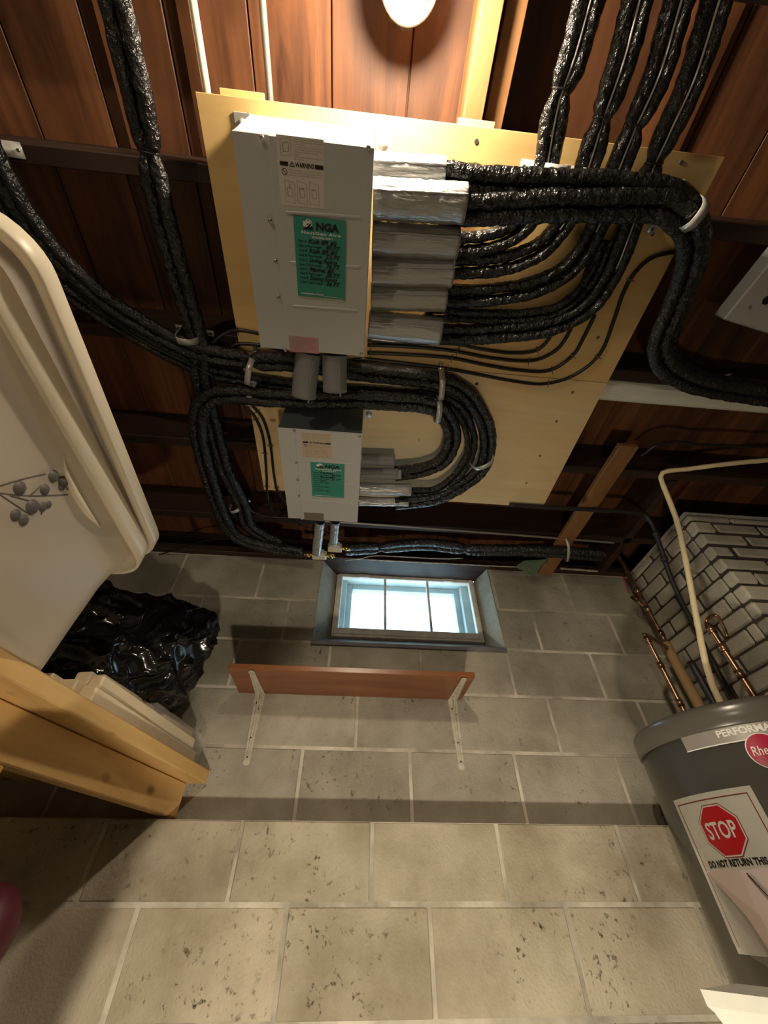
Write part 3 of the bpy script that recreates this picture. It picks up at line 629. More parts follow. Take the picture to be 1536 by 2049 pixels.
def nga_label(par, x0, x1, y0, y1, z, rows):
    w = x1-x0; h = y1-y0; bm = BM(); rectz(bm, x0, x1, y0, y1, z-.0001); o = obj('installer_label', bm, M_green, par, label='green installer label with handwriting')
    bm = BM(); f = fnz(x0, y1, z-.0011)
    text(bm, 'NGA', f, .43*w, .860*h, .085*h, .44*w, 0, bold=.05)
    text(bm, 'NextGen Aire', f, .14*w, .806*h, .034*h, .76*w, 1, bold=.03, spacing=1.15)
    text(bm, '978.500.9001', f, .34*w, .762*h, .022*h, .40*w, 1, bold=.025)
    # emblem: white jagged leaf with arc over a black hill
    def poly(pts, m): bm.faces.new([bm.verts.new(f(a*w, b*h)) for a, b in pts]).material_index = m
    poly([(.16, .855), (.38, .855), (.37, .875), (.35, .905), (.31, .93), (.27, .895)], 0)
    poly([(.17, .90), (.185, .935), (.18, .955), (.22, .95), (.25, .975), (.28, .955), (.32, .965), (.33, .935), (.30, .895), (.25, .862), (.24, .885)], 1)
    poly([(.25, .90), (.28, .912), (.285, .935), (.258, .92)], 0)
    f2 = fnz(x0, y1, z-.0014)
    line2(bm, f2, [(w*(.265+.085*cos(t_)), h*(.93+.045*sin(t_))) for t_ in [(-.9+.2*k) for k in range(14)]], .012*w, 1)
    y_ = .705; st = .655/len(rows)*.88
    for (pre, hand, kind) in rows:
        text(bm, pre, f, .07*w, y_*h, st*.50*h, (.17 if kind == 'u' else .47)*w, 0, bold=.025)
        if hand: text(bm, hand, f2, (.27 if kind == 'u' else .60)*w, (y_-.004)*h, st*.80*h, (min(.56, .056*len(hand)) if kind == 'u' else .30)*w, 0, bold=.035, shear=.3, jig=.004*h)
        line2(bm, f, [((.26 if kind == 'u' else .56)*w, (y_-.010)*h), (.92*w if kind != 'u' else .80*w, (y_-.010)*h)], .004*w, 0); y_ -= st
    text(bm, 'Installation Date:', f, .07*w, .035*h, .024*h, .48*w, 1, bold=.02, shear=.15); line2(bm, f, [(.56*w, .03*h), (.96*w, .02*h)], .006*w, 1)
    obj('print', bm, [M_ink, M_white], o)
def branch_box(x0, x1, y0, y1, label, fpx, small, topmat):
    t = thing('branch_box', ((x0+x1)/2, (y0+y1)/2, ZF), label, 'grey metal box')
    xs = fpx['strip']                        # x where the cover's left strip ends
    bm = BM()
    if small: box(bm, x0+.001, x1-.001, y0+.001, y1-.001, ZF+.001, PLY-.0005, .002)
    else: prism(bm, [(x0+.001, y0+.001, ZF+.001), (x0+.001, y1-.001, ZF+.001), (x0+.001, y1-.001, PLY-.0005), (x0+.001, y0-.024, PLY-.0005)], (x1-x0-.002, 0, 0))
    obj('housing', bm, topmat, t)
    bm = BM(); box(bm, x0, x1, y0, y1, ZF, ZF+.004, .0012)
    # folded lips of the cover down the sides
    box(bm, x0-.0008, x0+.001, y0, y1, ZF, ZF+.02); box(bm, x1-.001, x1+.0008, y0, y1, ZF, ZF+.02)
    box(bm, xs(y1), x1+.0004, y0+.001, y1-.001, ZF-.0030, ZF, .001)
    for (a, b) in fpx['ridge']:
        pa = P(*a, z=ZF); pb = P(*b, z=ZF); obox(bm, (pa.x, pa.y, ZF-.0035), (pb.x, pb.y, ZF-.0035), .005, .003, bev=.0012)
    obj('cover', bm, M_box, t)
    for (px, py) in fpx['screw']:
        p = P(px, py, z=ZF); bm = BM(); lathe(bm, [(.0050, 0), (.0048, -.002), (.003, -.0035), (.0008, -.0038)], (p.x, p.y, ZF-.0025), 12)
        box(bm, p.x-.0035, p.x+.0035, p.y-.0006, p.y+.0006, ZF-.0068, ZF-.0055); obj('screw', bm, M_screw, t)
    for (px, py) in fpx['tab']:
        p = P(px, py, z=PLY-.003); bm = BM(); box(bm, p.x-.018, p.x+.018, p.y-.022, p.y+.022, PLY-.003, PLY-.0002, .001); lathe(bm, [(.012, 0), (.012, -.002), (.007, -.0025), (.006, -.006), (.002, -.0075)], (p.x, p.y, PLY-.003), 16); obj('mounting_tab', bm, M_galv, t)
    a, b = P(*fpx['warn'][0], z=ZF), P(*fpx['warn'][1], z=ZF); warning_label(t, a.x, b.x, a.y, b.y, ZF-.0031, M_papero if small else M_paper)
    a, b = P(*fpx['nga'][0], z=ZF), P(*fpx['nga'][1], z=ZF); nga_label(t, a.x, b.x, a.y, b.y, ZF-.0052, fpx['rows'])
    a, b = P(*fpx['spec'][0], z=ZF), P(*fpx['spec'][1], z=ZF); bm = BM(); rectz(bm, a.x, b.x, a.y, b.y, ZF-.0031); o = obj('notice_label', bm, M_brown if small else M_pink, t, label='small brown notice label' if small else 'small pink and lilac notice label')
    bm = BM(); f = fnz(a.x, b.y, ZF-.0040); w = b.x-a.x; h = b.y-a.y
    for k in range(8 if not small else 4): line2(bm, f, [(.08*w, (.88-.105*k*(1 if not small else 2))*h), ((.9-.25*(k % 4 == 3))*w, (.88-.105*k*(1 if not small else 2))*h)], .02*h)
    obj('print', bm, M_inkg, o)
    return t
bx0, bx1 = P(463, 255, z=ZF).x, P(748, 297, z=ZF).x; by0, by1 = .033, P(728, 713, z=ZF).y
print('box1', bx0, bx1, by0, by1)
def lin(ya, xa, yb, xb): return lambda y: xa+(xb-xa)*(y-ya)/(yb-ya)
sA, sB = P(522, 268, z=ZF), P(574, 700, z=ZF)
br = [('Unit A:', 'Kids BR #2', 'u'), ('Unit A Pipe Length:', '40 FT', 'p'), ('Unit B:', 'Kids BR #1', 'u'), ('Unit B Pipe Length:', '53 FT', 'p'), ('Unit C:', 'Living Room', 'u'), ('Unit C Pipe Length:', '30 FT', 'p'), ('Unit D:', 'Master BR', 'u'), ('Unit D Pipe Length:', '28 FT', 'p'), ('Unit E:', 'Dining Room', 'u'), ('Unit E Pipe Length:', '26 FT', 'p')]
branch_box(bx0, bx1, by0, by1, 'larger looking grey metal box on the plywood with six silver sleeves at its right',
    dict(strip=lambda y: sB.x, ridge=[((572, 424), (722, 434)), ((580, 524), (720, 533)), ((586, 611), (717, 620))], screw=[(524, 275), (737, 295), (541, 441), (552, 522), (558, 594), (571, 700), (723, 707)], tab=[(767, 288), (486, 252)],
         warn=[(552, 268), (650, 418)], nga=[(587, 430), (690, 599)], spec=[(577, 670), (638, 707)], rows=br), False, M_box)
cx0, cx1 = P(555, 856, z=ZF).x, P(724, 872, z=ZF).x; cy0, cy1 = P(640, 862, z=ZF).y, P(650, 1041, z=ZF).y
sr = [('Unit A:', 'Kitchen', 'u'), ('Unit A Pipe Length:', '26 FT', 'p'), ('Unit B:', 'Basement', 'u'), ('Unit B Pipe Length:', '31 FT', 'p'), ('Unit C:', 'N/A', 'u'), ('Unit C Pipe Length:', '', 'p'), ('Unit D:', '', 'u'), ('Unit D Pipe Length:', '', 'p'), ('Unit E:', '', 'u'), ('Unit E Pipe Length:', '', 'p')]
branch_box(cx0, cx1, cy0, cy1, 'grey metal box with dark slate top side, above the window',
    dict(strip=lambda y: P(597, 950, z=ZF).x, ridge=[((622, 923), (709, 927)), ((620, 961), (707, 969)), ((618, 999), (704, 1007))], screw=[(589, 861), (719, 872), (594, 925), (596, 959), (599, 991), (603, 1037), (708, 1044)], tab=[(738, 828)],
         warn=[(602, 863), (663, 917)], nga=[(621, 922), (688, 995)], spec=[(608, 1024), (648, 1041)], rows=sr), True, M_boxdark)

# sleeves: silver foil wraps at the right, grey foam stubs below
def sleeve(label, a, b, r, mat, group, inner=None, crinkle=.0012, band=None, squash=1.0, name='pipe_sleeve'):
    a = P(*a[:2], z=a[2]); b = P(*b[:2], z=b[2]); t = thing(name, a, label, 'pipe sleeve', group)
    path = crom([a, b], .007); bm = BM(); rg = tube(bm, path, r, 22, crinkle=crinkle, seed=random.random()*40, caps=False)
    d = (b-a).normalized()
    inr = [bm.verts.new(path[-1]+(v.co-path[-1])*.72) for v in rg[-1]]; deep = [bm.verts.new(v.co-d*.02) for v in inr]; k_ = len(inr)
    for k in range(k_):
        bm.faces.new((rg[-1][k], rg[-1][(k+1) % k_], inr[(k+1) % k_], inr[k])); bm.faces.new((inr[k], inr[(k+1) % k_], deep[(k+1) % k_], deep[k]))
    bm.faces.new(deep)
    obj('wrap', bm, mat, t)
    # lengthwise seam fold
    bm = BM(); s = d.cross(Vector((0, 0, 1))).normalized(); off = (s*.5+Vector((0, 0, -.85))).normalized()*r
    tube(bm, [p_+off for p_ in path], .0025, 6, crinkle=.0012, seed=3); obj('seam', bm, mat, t)
    if band:
        bm = BM(); tube(bm, [b-d*.012, b+d*.012], r*.92, 20); obj('tape_band', bm, M_tape, t)
    return t
G = 'silver sleeves at the right of the larger box'
sleeve('topmost silver sleeve beside the larger box, brightly lit', (747, 337, 1.17), (889, 345, 1.17), .029, M_foil, G)
sleeve('second silver sleeve from the top beside the larger box, widest', (746, 398, 1.14), (929, 408, 1.145), .040, M_foil, G, crinkle=.002)
sleeve('third silver sleeve from the top beside the larger box', (745, 477, 1.15), (914, 487, 1.16), .0375, M_foil, G)
sleeve('fourth silver sleeve from the top beside the larger box', (744, 543, 1.15), (904, 546, 1.16), .035, M_foil, G)
sleeve('fifth silver sleeve from the top beside the larger box', (742, 594, 1.15), (891, 597, 1.16), .0335, M_foil, G)
sleeve('lowest silver sleeve beside the larger box, with green sheen', (738, 649, 1.15), (880, 663, 1.16), .0375, M_foil, G)
G = 'sleeves at the right of the smaller box'
sleeve('topmost grey foam sleeve beside the smaller box', (724, 919, 1.17), (790, 921, 1.17), .022, M_foam, G, crinkle=.0006)
sleeve('second sleeve beside the smaller box, grey with a taped end', (722, 948, 1.15), (796, 948, 1.15), .022, M_foam, G, crinkle=.0006, band=True)
sleeve('third sleeve beside the smaller box, shiny silver', (720, 977, 1.14), (822, 980, 1.14), .024, M_foil, G)
sleeve('lowest sleeve beside the smaller box, shiny silver', (718, 1003, 1.135), (817, 1004, 1.135), .019, M_foil, G)
G = 'grey foam stubs below the larger box'
sleeve('left grey foam stub hanging below the larger box', (617, 706, 1.12), (607, 794, 1.085), .036, M_foam, G, crinkle=.0006, name='foam_stub')
sleeve('right grey foam stub hanging below the larger box', (669, 710, 1.12), (670, 783, 1.09), .036, M_foam, G, crinkle=.0006, name='foam_stub')
G = 'silver stubs below the smaller box'
sleeve('left silver stub below the smaller box, above the front brass tee', (640, 1043, 1.12), (633, 1106, 1.12), .0205, M_foil, G, name='foil_stub')
sleeve('right silver stub below the smaller box, above the rear brass tee', (671, 1043, 1.14), (667, 1086, 1.15), .019, M_foil, G, name='foil_stub')
# brass and cream tees
for (c, lab) in (((639, 1111, 1.13), 'front cream tee with brass nuts under the left silver stub'), ((670, 1096, 1.155), 'rear cream tee with one brass nut under the right silver stub')):
    p = P(*c[:2], z=c[2]); t = thing('pipe_tee', p, lab, 'pipe fitting', 'cream tees under the smaller box')
    bm = BM(); box(bm, p.x-.032, p.x+.032, p.y-.016, p.y+.016, p.z-.016, p.z+.016, .003); box(bm, p.x-.022, p.x+.022, p.y-.028, p.y-.010, p.z-.014, p.z+.014, .002); obj('insulation_block', bm, M_cream, t)
    for sg in (-1, 1):
        if sg < 0 and c[0] == 670: continue
        bm = BM(); tube(bm, [p+Vector((sg*.03, 0, 0)), p+Vector((sg*.045, 0, 0))], .008, 6); tube(bm, [p+Vector((sg*.045, 0, 0)), p+Vector((sg*.062, 0, 0))], .0115, 6); tube(bm, [p+Vector((sg*.062, 0, 0)), p+Vector((sg*.07, 0, 0))], .007, 12); obj('nut', bm, M_brass, t)
pipe('white_wire', [P(690, 1122, z=1.14), P(720, 1118, z=1.16), P(750, 1112, z=1.17), P(800, 1114, z=1.18), P(880, 1118, z=1.18), P(925, 1117, z=1.18)], .0022, M_seam, 'thin white wire beneath the black pipes right of the brass tees', 'wire', 6)

# ================================================================ lamp on the ceiling
lc = P(820, -42, z=1.275)
t = thing('ceiling_lamp', (lc.x, lc.y, 1.16), 'white porcelain lampholder with glowing bulb at the top edge', 'lamp')
bm = BM(); lathe(bm, [(.058, .012), (.060, .004), (.056, -.004), (.034, -.018), (.028, -.048), (.02, -.050)], (lc.x, lc.y, 1.275), 40); obj('lampholder', bm, M_porc, t)
bm = BM(); lathe(bm, [(.045, PLK-1.287), (.05, PLK-1.29), (.05, 0), (.048, -.001)], (lc.x, lc.y, 1.288), 8); obj('junction_box', bm, M_galv, t)
bm = BM(); sphere(bm, (lc.x, lc.y, 1.160), .030, 3); lathe(bm, [(.013, .065), (.014, .055), (.022, .020)], (lc.x, lc.y, 1.160), 20); obj('bulb', bm, M_bulb, t)
for s_ in (-1, 1):
    bm = BM(); lathe(bm, [(.005, 0), (.0045, -.002), (.001, -.003)], (lc.x+s_*.034, lc.y+.022, 1.2625), 10); obj('screw', bm, M_screw, t)
# added fill lamp for the box undersides, bare bulb behind and left of camera
t = thing('fill_lamp', (-.95, -1.5, FL), 'added fill bulb on a stand behind the camera', 'lamp')
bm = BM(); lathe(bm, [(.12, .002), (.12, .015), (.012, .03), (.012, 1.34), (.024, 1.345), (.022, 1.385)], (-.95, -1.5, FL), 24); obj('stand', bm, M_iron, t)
bm = BM(); sphere(bm, (-.95, -1.5, .472), .032, 3); obj('bulb', bm, M_fillbulb, t)
# work light standing low in front of the photographer, below the frame
wl = Vector((.10, .28, -.74)); aim = Vector((.25, 1.6, .18)); d = (aim-wl).normalized()
t = thing('work_light', (wl.x, wl.y, FL), 'small floor work light on a stand below the camera', 'work light')
s = d.cross(Vector((0, 0, 1))).normalized(); u = s.cross(d).normalized()
Mx = Matrix((s, d, u)).transposed().to_4x4(); Mx.translation = wl
bm = BM(); box(bm, -.06, .06, -.05, -.004, -.045, .045, .004, 0, Mx); box(bm, -.062, .062, -.004, .014, .042, .047, 0, 0, Mx); box(bm, -.062, .062, -.004, .014, -.047, -.042, 0, 0, Mx); box(bm, -.065, -.060, -.004, .014, -.047, .047, 0, 0, Mx); box(bm, .060, .065, -.004, .014, -.047, .047, 0, 0, Mx); box(bm, -.062, .062, .010, .045, .0325, .0345, 0, 0, Mx); obj('lamp_head', bm, M_iron, t)  # front top visor added to keep spill off the ceiling bays
bm = BM(); box(bm, -.045, .045, -.003, 0, -.03, .03, 0, 0, Mx); obj('lens', bm, M_panel, t)
bm = BM(); obox(bm, (wl.x-.1, wl.y-.06, FL+.01), (wl.x+.1, wl.y-.06, FL+.01), .02, .02); obox(bm, (wl.x, wl.y-.15, FL+.01), (wl.x, wl.y+.03, FL+.01), .02, .02); cyl(bm, (wl.x, wl.y-.05, FL+.01), (wl.x, wl.y-.035, wl.z-.02), .008); obj('stand', bm, M_iron, t)

# ================================================================ shelf with brackets
t = thing('wall_shelf', (.015, DU, .587), 'reddish brown board shelf on two brackets below the window', 'shelf')
bm = BM(); box(bm, -.432, .458, 1.402, DU-.001, .587, .606, .0015); obj('shelf_board', bm, M_shelf, t)
for (x, lab) in ((-.348, 'left'), (.42, 'right')):
    bm = BM(); w = .030
    wl_, wt = .234, .0018
    # wall leg, tapered, with a pressed centre rib, and the arm under the board
    for (a, b, nrm) in ((Vector((x, DU-.0022, .585)), Vector((x+(.004), DU-.0022, .353)), Vector((0, -1, 0))), (Vector((x, DU-.001, .5845)), Vector((x-.002, 1.418, .5845)), Vector((0, 0, -1)))):
        dv = (b-a).normalized(); sd = dv.cross(nrm).normalized(); L_ = (b-a).length; prev = None
        nseg = 10; vs = []
        for k in range(nseg+1):
            f_ = k/nseg; ww = (w/2)*(1.25-.62*f_); q = a.lerp(b, f_); rb = .005*(1-.5*f_) if .05 < f_ < .93 else 0
            vs.append([q-sd*ww, q-sd*ww*.42, q-sd*ww*.2+nrm*rb, q+sd*ww*.2+nrm*rb, q+sd*ww*.42, q+sd*ww])
        V = [[bm.verts.new(p_) for p_ in r_] for r_ in vs]
        for r0, r1 in zip(V, V[1:]):
            for k in range(5): bm.faces.new((r0[k], r0[k+1], r1[k+1], r1[k]))
        cyl(bm, b, b+nrm*.0018, w*.36, 16)
        
    # web between leg and arm near the corner
    prism(bm, [(x-.001, DU-.003, .582), (x-.001, DU-.045, .582), (x-.001, DU-.003, .535)], (.002, 0, 0))
    def md(o): m_ = o.modifiers.new('th', 'SOLIDIFY'); m_.thickness = .0022; m_.offset = 0
    b_ = obj('bracket', bm, M_brk, t, mod=md)
    for (dx, z_) in ((.003, .368), (-.006, .55), (.006, .53), (.001, .43)):
        bm = BM(); cyl(bm, (x+dx, DU-.0075, z_), (x+dx, DU-.001, z_), .0028, 8); obj('screw', bm, M_ink, b_)

# ================================================================ water heater
HC = Vector((1.173, 1.202, 0)); HR = .28; HT = .381
t = thing('water_heater', (HC.x, HC.y, FL), 'dark grey cylindrical water heater with stop notice at the right', 'water heater')
bm = BM(); lathe(bm, [(HR-.004, FL+.02), (HR, FL+.025), (HR, HT-.062)], (HC.x, HC.y, 0), 72); obj('tank', bm, M_heater, t)
bm = BM(); lathe(bm, [(HR+.001, HT-.062), (HR+.006, HT-.058), (HR+.006, HT-.018), (HR+.002, HT-.006), (HR-.012, HT), (HR-.05, HT+.002), (.02, HT+.004)], (HC.x, HC.y, 0), 72); obj('top_cap', bm, M_heater, t)
bm = BM(); 
for k in range(3): a = 2*pi*k/3+.4; cyl(bm, (HC.x+.2*cos(a), HC.y+.2*sin(a), FL), (HC.x+.2*cos(a), HC.y+.2*sin(a), FL+.03), .02)
obj('feet', bm, M_iron, t)
def hcyl(px, py, R=HR):
    d = ray(px, py); A = d.x**2+d.y**2; B = -2*(d.x*HC.x+d.y*HC.y); Cq = HC.x**2+HC.y**2-R*R; D = B*B-4*A*Cq
    k = (-B-sqrt(max(D, 0)))/(2*A); p = d*k; return math.atan2(p.y-HC.y, p.x-HC.x), p.z
def fc(R):   # (u = arc length to the viewer's right, z) -> point; angle grows clockwise seen from above for the viewer's right
    return lambda u, z: Vector((HC.x+R*cos(TH0+u/HR), HC.y+R*sin(TH0+u/HR), z))
TH0, _z = hcyl(1440, 1660)
def uz(px, py): a, z = hcyl(px, py); return ((a-TH0+pi) % (2*pi)-pi)*HR, z
def patch(bm, fn, u0, u1, z0, z1, mat=0, skew=0.0, nseg=None):
    n_ = nseg or max(2, int(abs(u1-u0)/.012)); R0 = [bm.verts.new(fn(u0+(u1-u0)*k/n_, z0)) for k in range(n_+1)]; R1 = [bm.verts.new(fn(u0+(u1-u0)*k/n_+skew, z1)) for k in range(n_+1)]
    for k in range(n_): bm.faces.new((R0[k], R0[k+1], R1[k+1], R1[k])).material_index = mat
U = {k: uz(*v) for k, v in dict(sTL=(1347, 1602), sTR=(1500, 1572), sBL=(1412, 1745), oc=(1448, 1660), oL=(1402, 1650), oR=(1495, 1675), oT=(1440, 1612), oB=(1465, 1710), tL=(1420, 1730), tR=(1533, 1722), bTL=(1362, 1477), bBL=(1373, 1505), bR=(1530, 1440), lg=(1527, 1503), lgL=(1491, 1500), pL=(1438, 1475), pR=(1534, 1458)).items()}
print({k: (round(v[0], 3), round(v[1], 3)) for k, v in U.items()})
s0, zt = U['sTL']; s1 = U['sTR'][0]; zt = (U['sTL'][1]+U['sTR'][1])/2; zb = zt-.275
bm = BM(); patch(bm, fc(HR+.0012), s0, s1, zb, zt); nb = obj('stop_notice', bm, M_wpaint, t, label='white stop notice with dark red border')
bm = BM(); g = .012; lw = .0022
for (a, b, c, d_) in ((s0+g, s1-g, zt-g-lw, zt-g), (s0+g, s0+g+lw, zb+.01, zt-g), (s1-g-lw, s1-g, zb+.01, zt-g)): patch(bm, fc(HR+.0018), a, b, c, d_, 1)
oc = ((U['oL'][0]+U['oR'][0])/2, (U['oT'][1]+U['oB'][1])/2); orr = (U['oR'][0]-U['oL'][0])/2*1.03
def ngon(bm, fn, c, r, n_, rot, mat):
    m_ = 6 if n_ < 20 else 1; per = []
    for k in range(n_):
        a0 = rot+2*pi*k/n_; a1 = rot+2*pi*(k+1)/n_
        for q in range(m_): t_ = q/m_; per.append((r*(cos(a0)*(1-t_)+cos(a1)*t_), r*(sin(a0)*(1-t_)+sin(a1)*t_)))
    rg = [[bm.verts.new(fn(c[0]+x*f_, c[1]+y*f_)) for x, y in per] for f_ in (.05, .2, .35, .5, .65, .8, .9, 1.0)]; L_ = len(per)
    bm.faces.new(rg[0]).material_index = mat
    for A_, B_ in zip(rg, rg[1:]):
        for k in range(L_): bm.faces.new((A_[k], A_[(k+1) % L_], B_[(k+1) % L_], B_[k])).material_index = mat
ngon(bm, fc(HR+.0018), oc, orr*1.08, 8, pi/8, 1); ngon(bm, fc(HR+.0023), oc, orr*1.04, 8, pi/8, 2); ngon(bm, fc(HR+.0028), oc, orr*.98, 8, pi/8, 0)
text(bm, 'STOP', fc(HR+.0036), oc[0]-orr*.72, oc[1]-orr*.30, orr*.62, orr*1.46, 2, bold=.02)
tL = U['tL']; tR = U['tR']; text(bm, 'DO NOT RETURN THIS', fc(HR+.0025), tL[0], tL[1]-.006, .0115, tR[0]-tL[0]+.004, 3, bold=.045)
text(bm, 'TO THE STORE', fc(HR+.0025), tL[0]+.05, tL[1]-.026, .0115, .07, 3, bold=.045)
obj('print', bm, [M_red, M_redline, M_white, M_ink], nb)
# silver band with the name and the round emblem
u0, z1_ = U['bTL']; z0_ = U['bBL'][1]; ur = U['lg'][0]+.05; print('band', u0, z0_, z1_, ur)
bm = BM(); patch(bm, fc(HR+.0012), u0, ur+.12, z0_, z1_); lb = obj('name_band', bm, M_silverlbl, t, label='silver name band')
bm = BM(); patch(bm, fc(HR+.0018), u0, ur+.12, z0_-.002, z0_+.0006, 0); text(bm, 'PERFORMANCE', fc(HR+.002), U['pL'][0]-.002, z0_+(z1_-z0_)*.42, .015, .160, 0, bold=.03)
lg = (U['lg'][0]+.006, U['lg'][1]); lr = abs(U['lg'][0]-U['lgL'][0])+.004
ngon(bm, fc(HR+.0024), lg, lr*1.06, 40, 0, 0); ngon(bm, fc(HR+.0028), lg, lr, 40, 0, 1)
text(bm, 'Rheem', fc(HR+.0036), lg[0]-lr*.80, lg[1]-lr*.22, lr*.55, lr*1.62, 0, bold=.0, shear=.2)
obj('print', bm, [M_white, M_ruby], lb)
# folded papers stuck below the notice, in a clear sleeve
def HP(px, py, k):
    a_, z_ = hcyl(min(px, 1700), py); return Vector((HC.x+HR*cos(a_), HC.y+HR*sin(a_), z_))*k
pp = thing('folded_papers', HP(1480, 1790, .97), 'pinkish white folded papers hanging below the stop notice', 'papers')
def sheet(nm, rows_, mat, lab=None):
    bm = BM(); V = [[bm.verts.new(HP(*q)) for q in r_] for r_ in rows_]
    for r0, r1 in zip(V, V[1:]):
        for k in range(len(r0)-1): bm.faces.new((r0[k], r0[k+1], r1[k+1], r1[k]))
    def md(o): m_ = o.modifiers.new('th', 'SOLIDIFY'); m_.thickness = .0012
    return obj(nm, bm, mat, pp, mod=md, label=lab)
sheet('sheet', [[(1413, 1744, .985), (1480, 1741, .955), (1560, 1736, .95), (1640, 1732, .96)], [(1493, 1832, .955), (1520, 1832, .93), (1580, 1832, .92), (1640, 1832, .925)], [(1536, 1897, .945), (1560, 1925, .93), (1590, 1950, .92), (1640, 1960, .92)]], M_pinkpaper)
sheet('printed_line', [[(1493, 1748, .9465), (1495, 1747, .9465)], [(1537, 1796, .925), (1540, 1796, .925)]], M_ink)
sheet('printed_line', [[(1499, 1746, .9465), (1500, 1746, .9465)], [(1545, 1794, .925), (1547, 1794, .925)]], M_inkg)
sheet('clear_sleeve', [[(1411, 1742, .992), (1450, 1742, .99), (1500, 1742, .985), (1560, 1742, .98)], [(1440, 1820, .985), (1470, 1815, .97), (1520, 1830, .965), (1580, 1830, .965)], [(1464, 1880, .985), (1490, 1886, .965), (1520, 1910, .97), (1560, 1940, .96)], [(1466, 1886, .987), (1500, 1912, .975), (1530, 1930, .98), (1560, 1958, .97)]], M_wrap, 'clear plastic sleeve')
# ================================================================ chimney
t_cx, t_cy = 1.475, 1.135
bm = BM(); ch = .0677; rr_ = random.Random(3)
k = 0; z = FL+.002
tops = 1.25
while z < tops-.02:
    z1 = min(z+ch-.009, tops)
    o_ = .0 if k % 2 == 0 else .105
    # front face bricks
    x = t_cx-(0 if k % 2 == 0 else 0); first = .20 if k % 2 == 0 else .095
    while x < 2.44:
        L_ = (first if x == t_cx else .20); e = rr_.uniform(-.005, .004)
        box(bm, x, min(x+L_+rr_.uniform(-.006, .002), 2.44), t_cy+e, t_cy+.05, z+rr_.uniform(-.002, .003), z1+rr_.uniform(-.004, .001), bev=.009); x += L_+.009
    y = t_cy+.009+(.10 if k % 2 == 0 else .20)-.009
    y = t_cy+(.095 if k % 2 == 0 else .20)
    if k % 2 == 1: box(bm, t_cx+rr_.uniform(-.002, .002), t_cx+.05, t_cy+.052, t_cy+.191, z, z1, bev=.006)
    else: box(bm, t_cx+rr_.uniform(-.002, .002), t_cx+.05, t_cy+.052, t_cy+.09, z, z1, bev=.004)
    while y < (DL-.03 if z < LEDGE else DU-.02):
        box(bm, t_cx+rr_.uniform(-.002, .002), t_cx+.05, y+.004, min(y+.195, DL if z < LEDGE else DU), z, z1, bev=.006); y += .204
    z += ch; k += 1
t = thing('brick_chimney', (1.95, 1.35, FL), 'grey painted brick chimney with dark joints behind the water heater', 'chimney')
obj('bricks', bm, M_brick, t)
bm = BM(); box(bm, t_cx+.008, 2.44, t_cy+.008, DL-.002, FL+.001, LEDGE); box(bm, t_cx+.008, 2.44, t_cy+.008, DU-.003, LEDGE, tops); obj('mortar', bm, M_bmortar, t)
bm = BM(); box(bm, t_cx-.012, 2.44, t_cy-.012, DU-.003, tops, tops+.006, .001); obj('flashing', bm, M_galv, t)
bm = BM(); box(bm, 1.30, 1.335, .96, 1.60, JB, PLK-.001, .002); setp(obj('trimmer_beam', bm, M_joist), 'dark wooden trimmer beside the brick chimney top', 'wood beam')

# ================================================================ pipes by the heater
t = thing('copper_pipe', (1.12, 1.30, HT), 'bright copper pipe rising from the heater and turning to the wall', 'copper pipe')
bm = BM(); tube(bm, crom([Vector((1.12, 1.30, HT+.003)), Vector((1.12, 1.30, .72))], .02), .0085, 14); tube(bm, crom([Vector((1.12, 1.30, .72)), Vector((1.135, 1.312, .738)), Vector((1.318, 1.452, .765))], .01), .0085, 14); obj('tube', bm, M_copper, t)
for z_ in (.60, .70, .47): bm = BM(); cyl(bm, (1.12, 1.30, z_), (1.12, 1.30, z_+.022), .0108, 14); obj('coupling', bm, M_copper, t)
pipe('copper_pipe', [(1.335, 1.46, .79), (1.335, 1.46, 1.33)], .010, M_copper, 'tarnished copper pipe climbing to the ceiling left of the chimney', 'copper pipe', joints=(.1, .3, .5))
pipe('insulated_pipe', [(1.338, 1.468, .19), (1.338, 1.468, .79)], .019, M_tan, 'tan covered pipe between the bright copper pipe and the chimney', 'pipe', seg=18)
pipe('black_rod', [(1.255, 1.31, HT+.004), (1.255, 1.31, .635)], .013, M_iron, 'short thick black rod standing on the heater', 'pipe')
pipe('copper_pipe', [(1.178, 1.085, HT+.004), (1.178, 1.085, .66)], .0095, M_copper, 'copper pipe in front of the chimney bricks', 'copper pipe', joints=(.1, .45, .75, .97))
a = P(1412, 1246, y=1.085); pipe('drain_loop', [P(1412, 1246, y=1.085), P(1418, 1236, y=1.085), P(1432, 1230, y=1.085), P(1440, 1242, y=1.08), P(1448, 1256, y=1.08), P(1455, 1275, y=1.08)], .0055, M_copper, 'bent copper stub at the top of the pipe before the bricks', 'copper pipe', 10)
pipe('gas_pipe', [P(1020, 1010, z=1.225), P(1150, 1018, z=1.225), P(1270, 1026, z=1.225), P(1298, 1040, z=1.20), Vector((1.29, 1.17, 1.10)), Vector((1.34, 1.27, .95)), Vector((1.385, 1.34, .75)), Vector((1.41, 1.38, .60)), Vector((1.432, 1.41, .2))], .0095, M_iron, 'black iron pipe crossing below the joists and dropping beside the chimney', 'pipe', joints=(.42, .48))
pipe('grey_conduit', [P(640, 1042, z=1.245), P(760, 1050, z=1.245), P(1000, 1068, z=1.245), P(1228, 1086, z=1.245)], .0055, M_grpipe, 'slim grey conduit running parallel to the wall above the window', 'pipe')
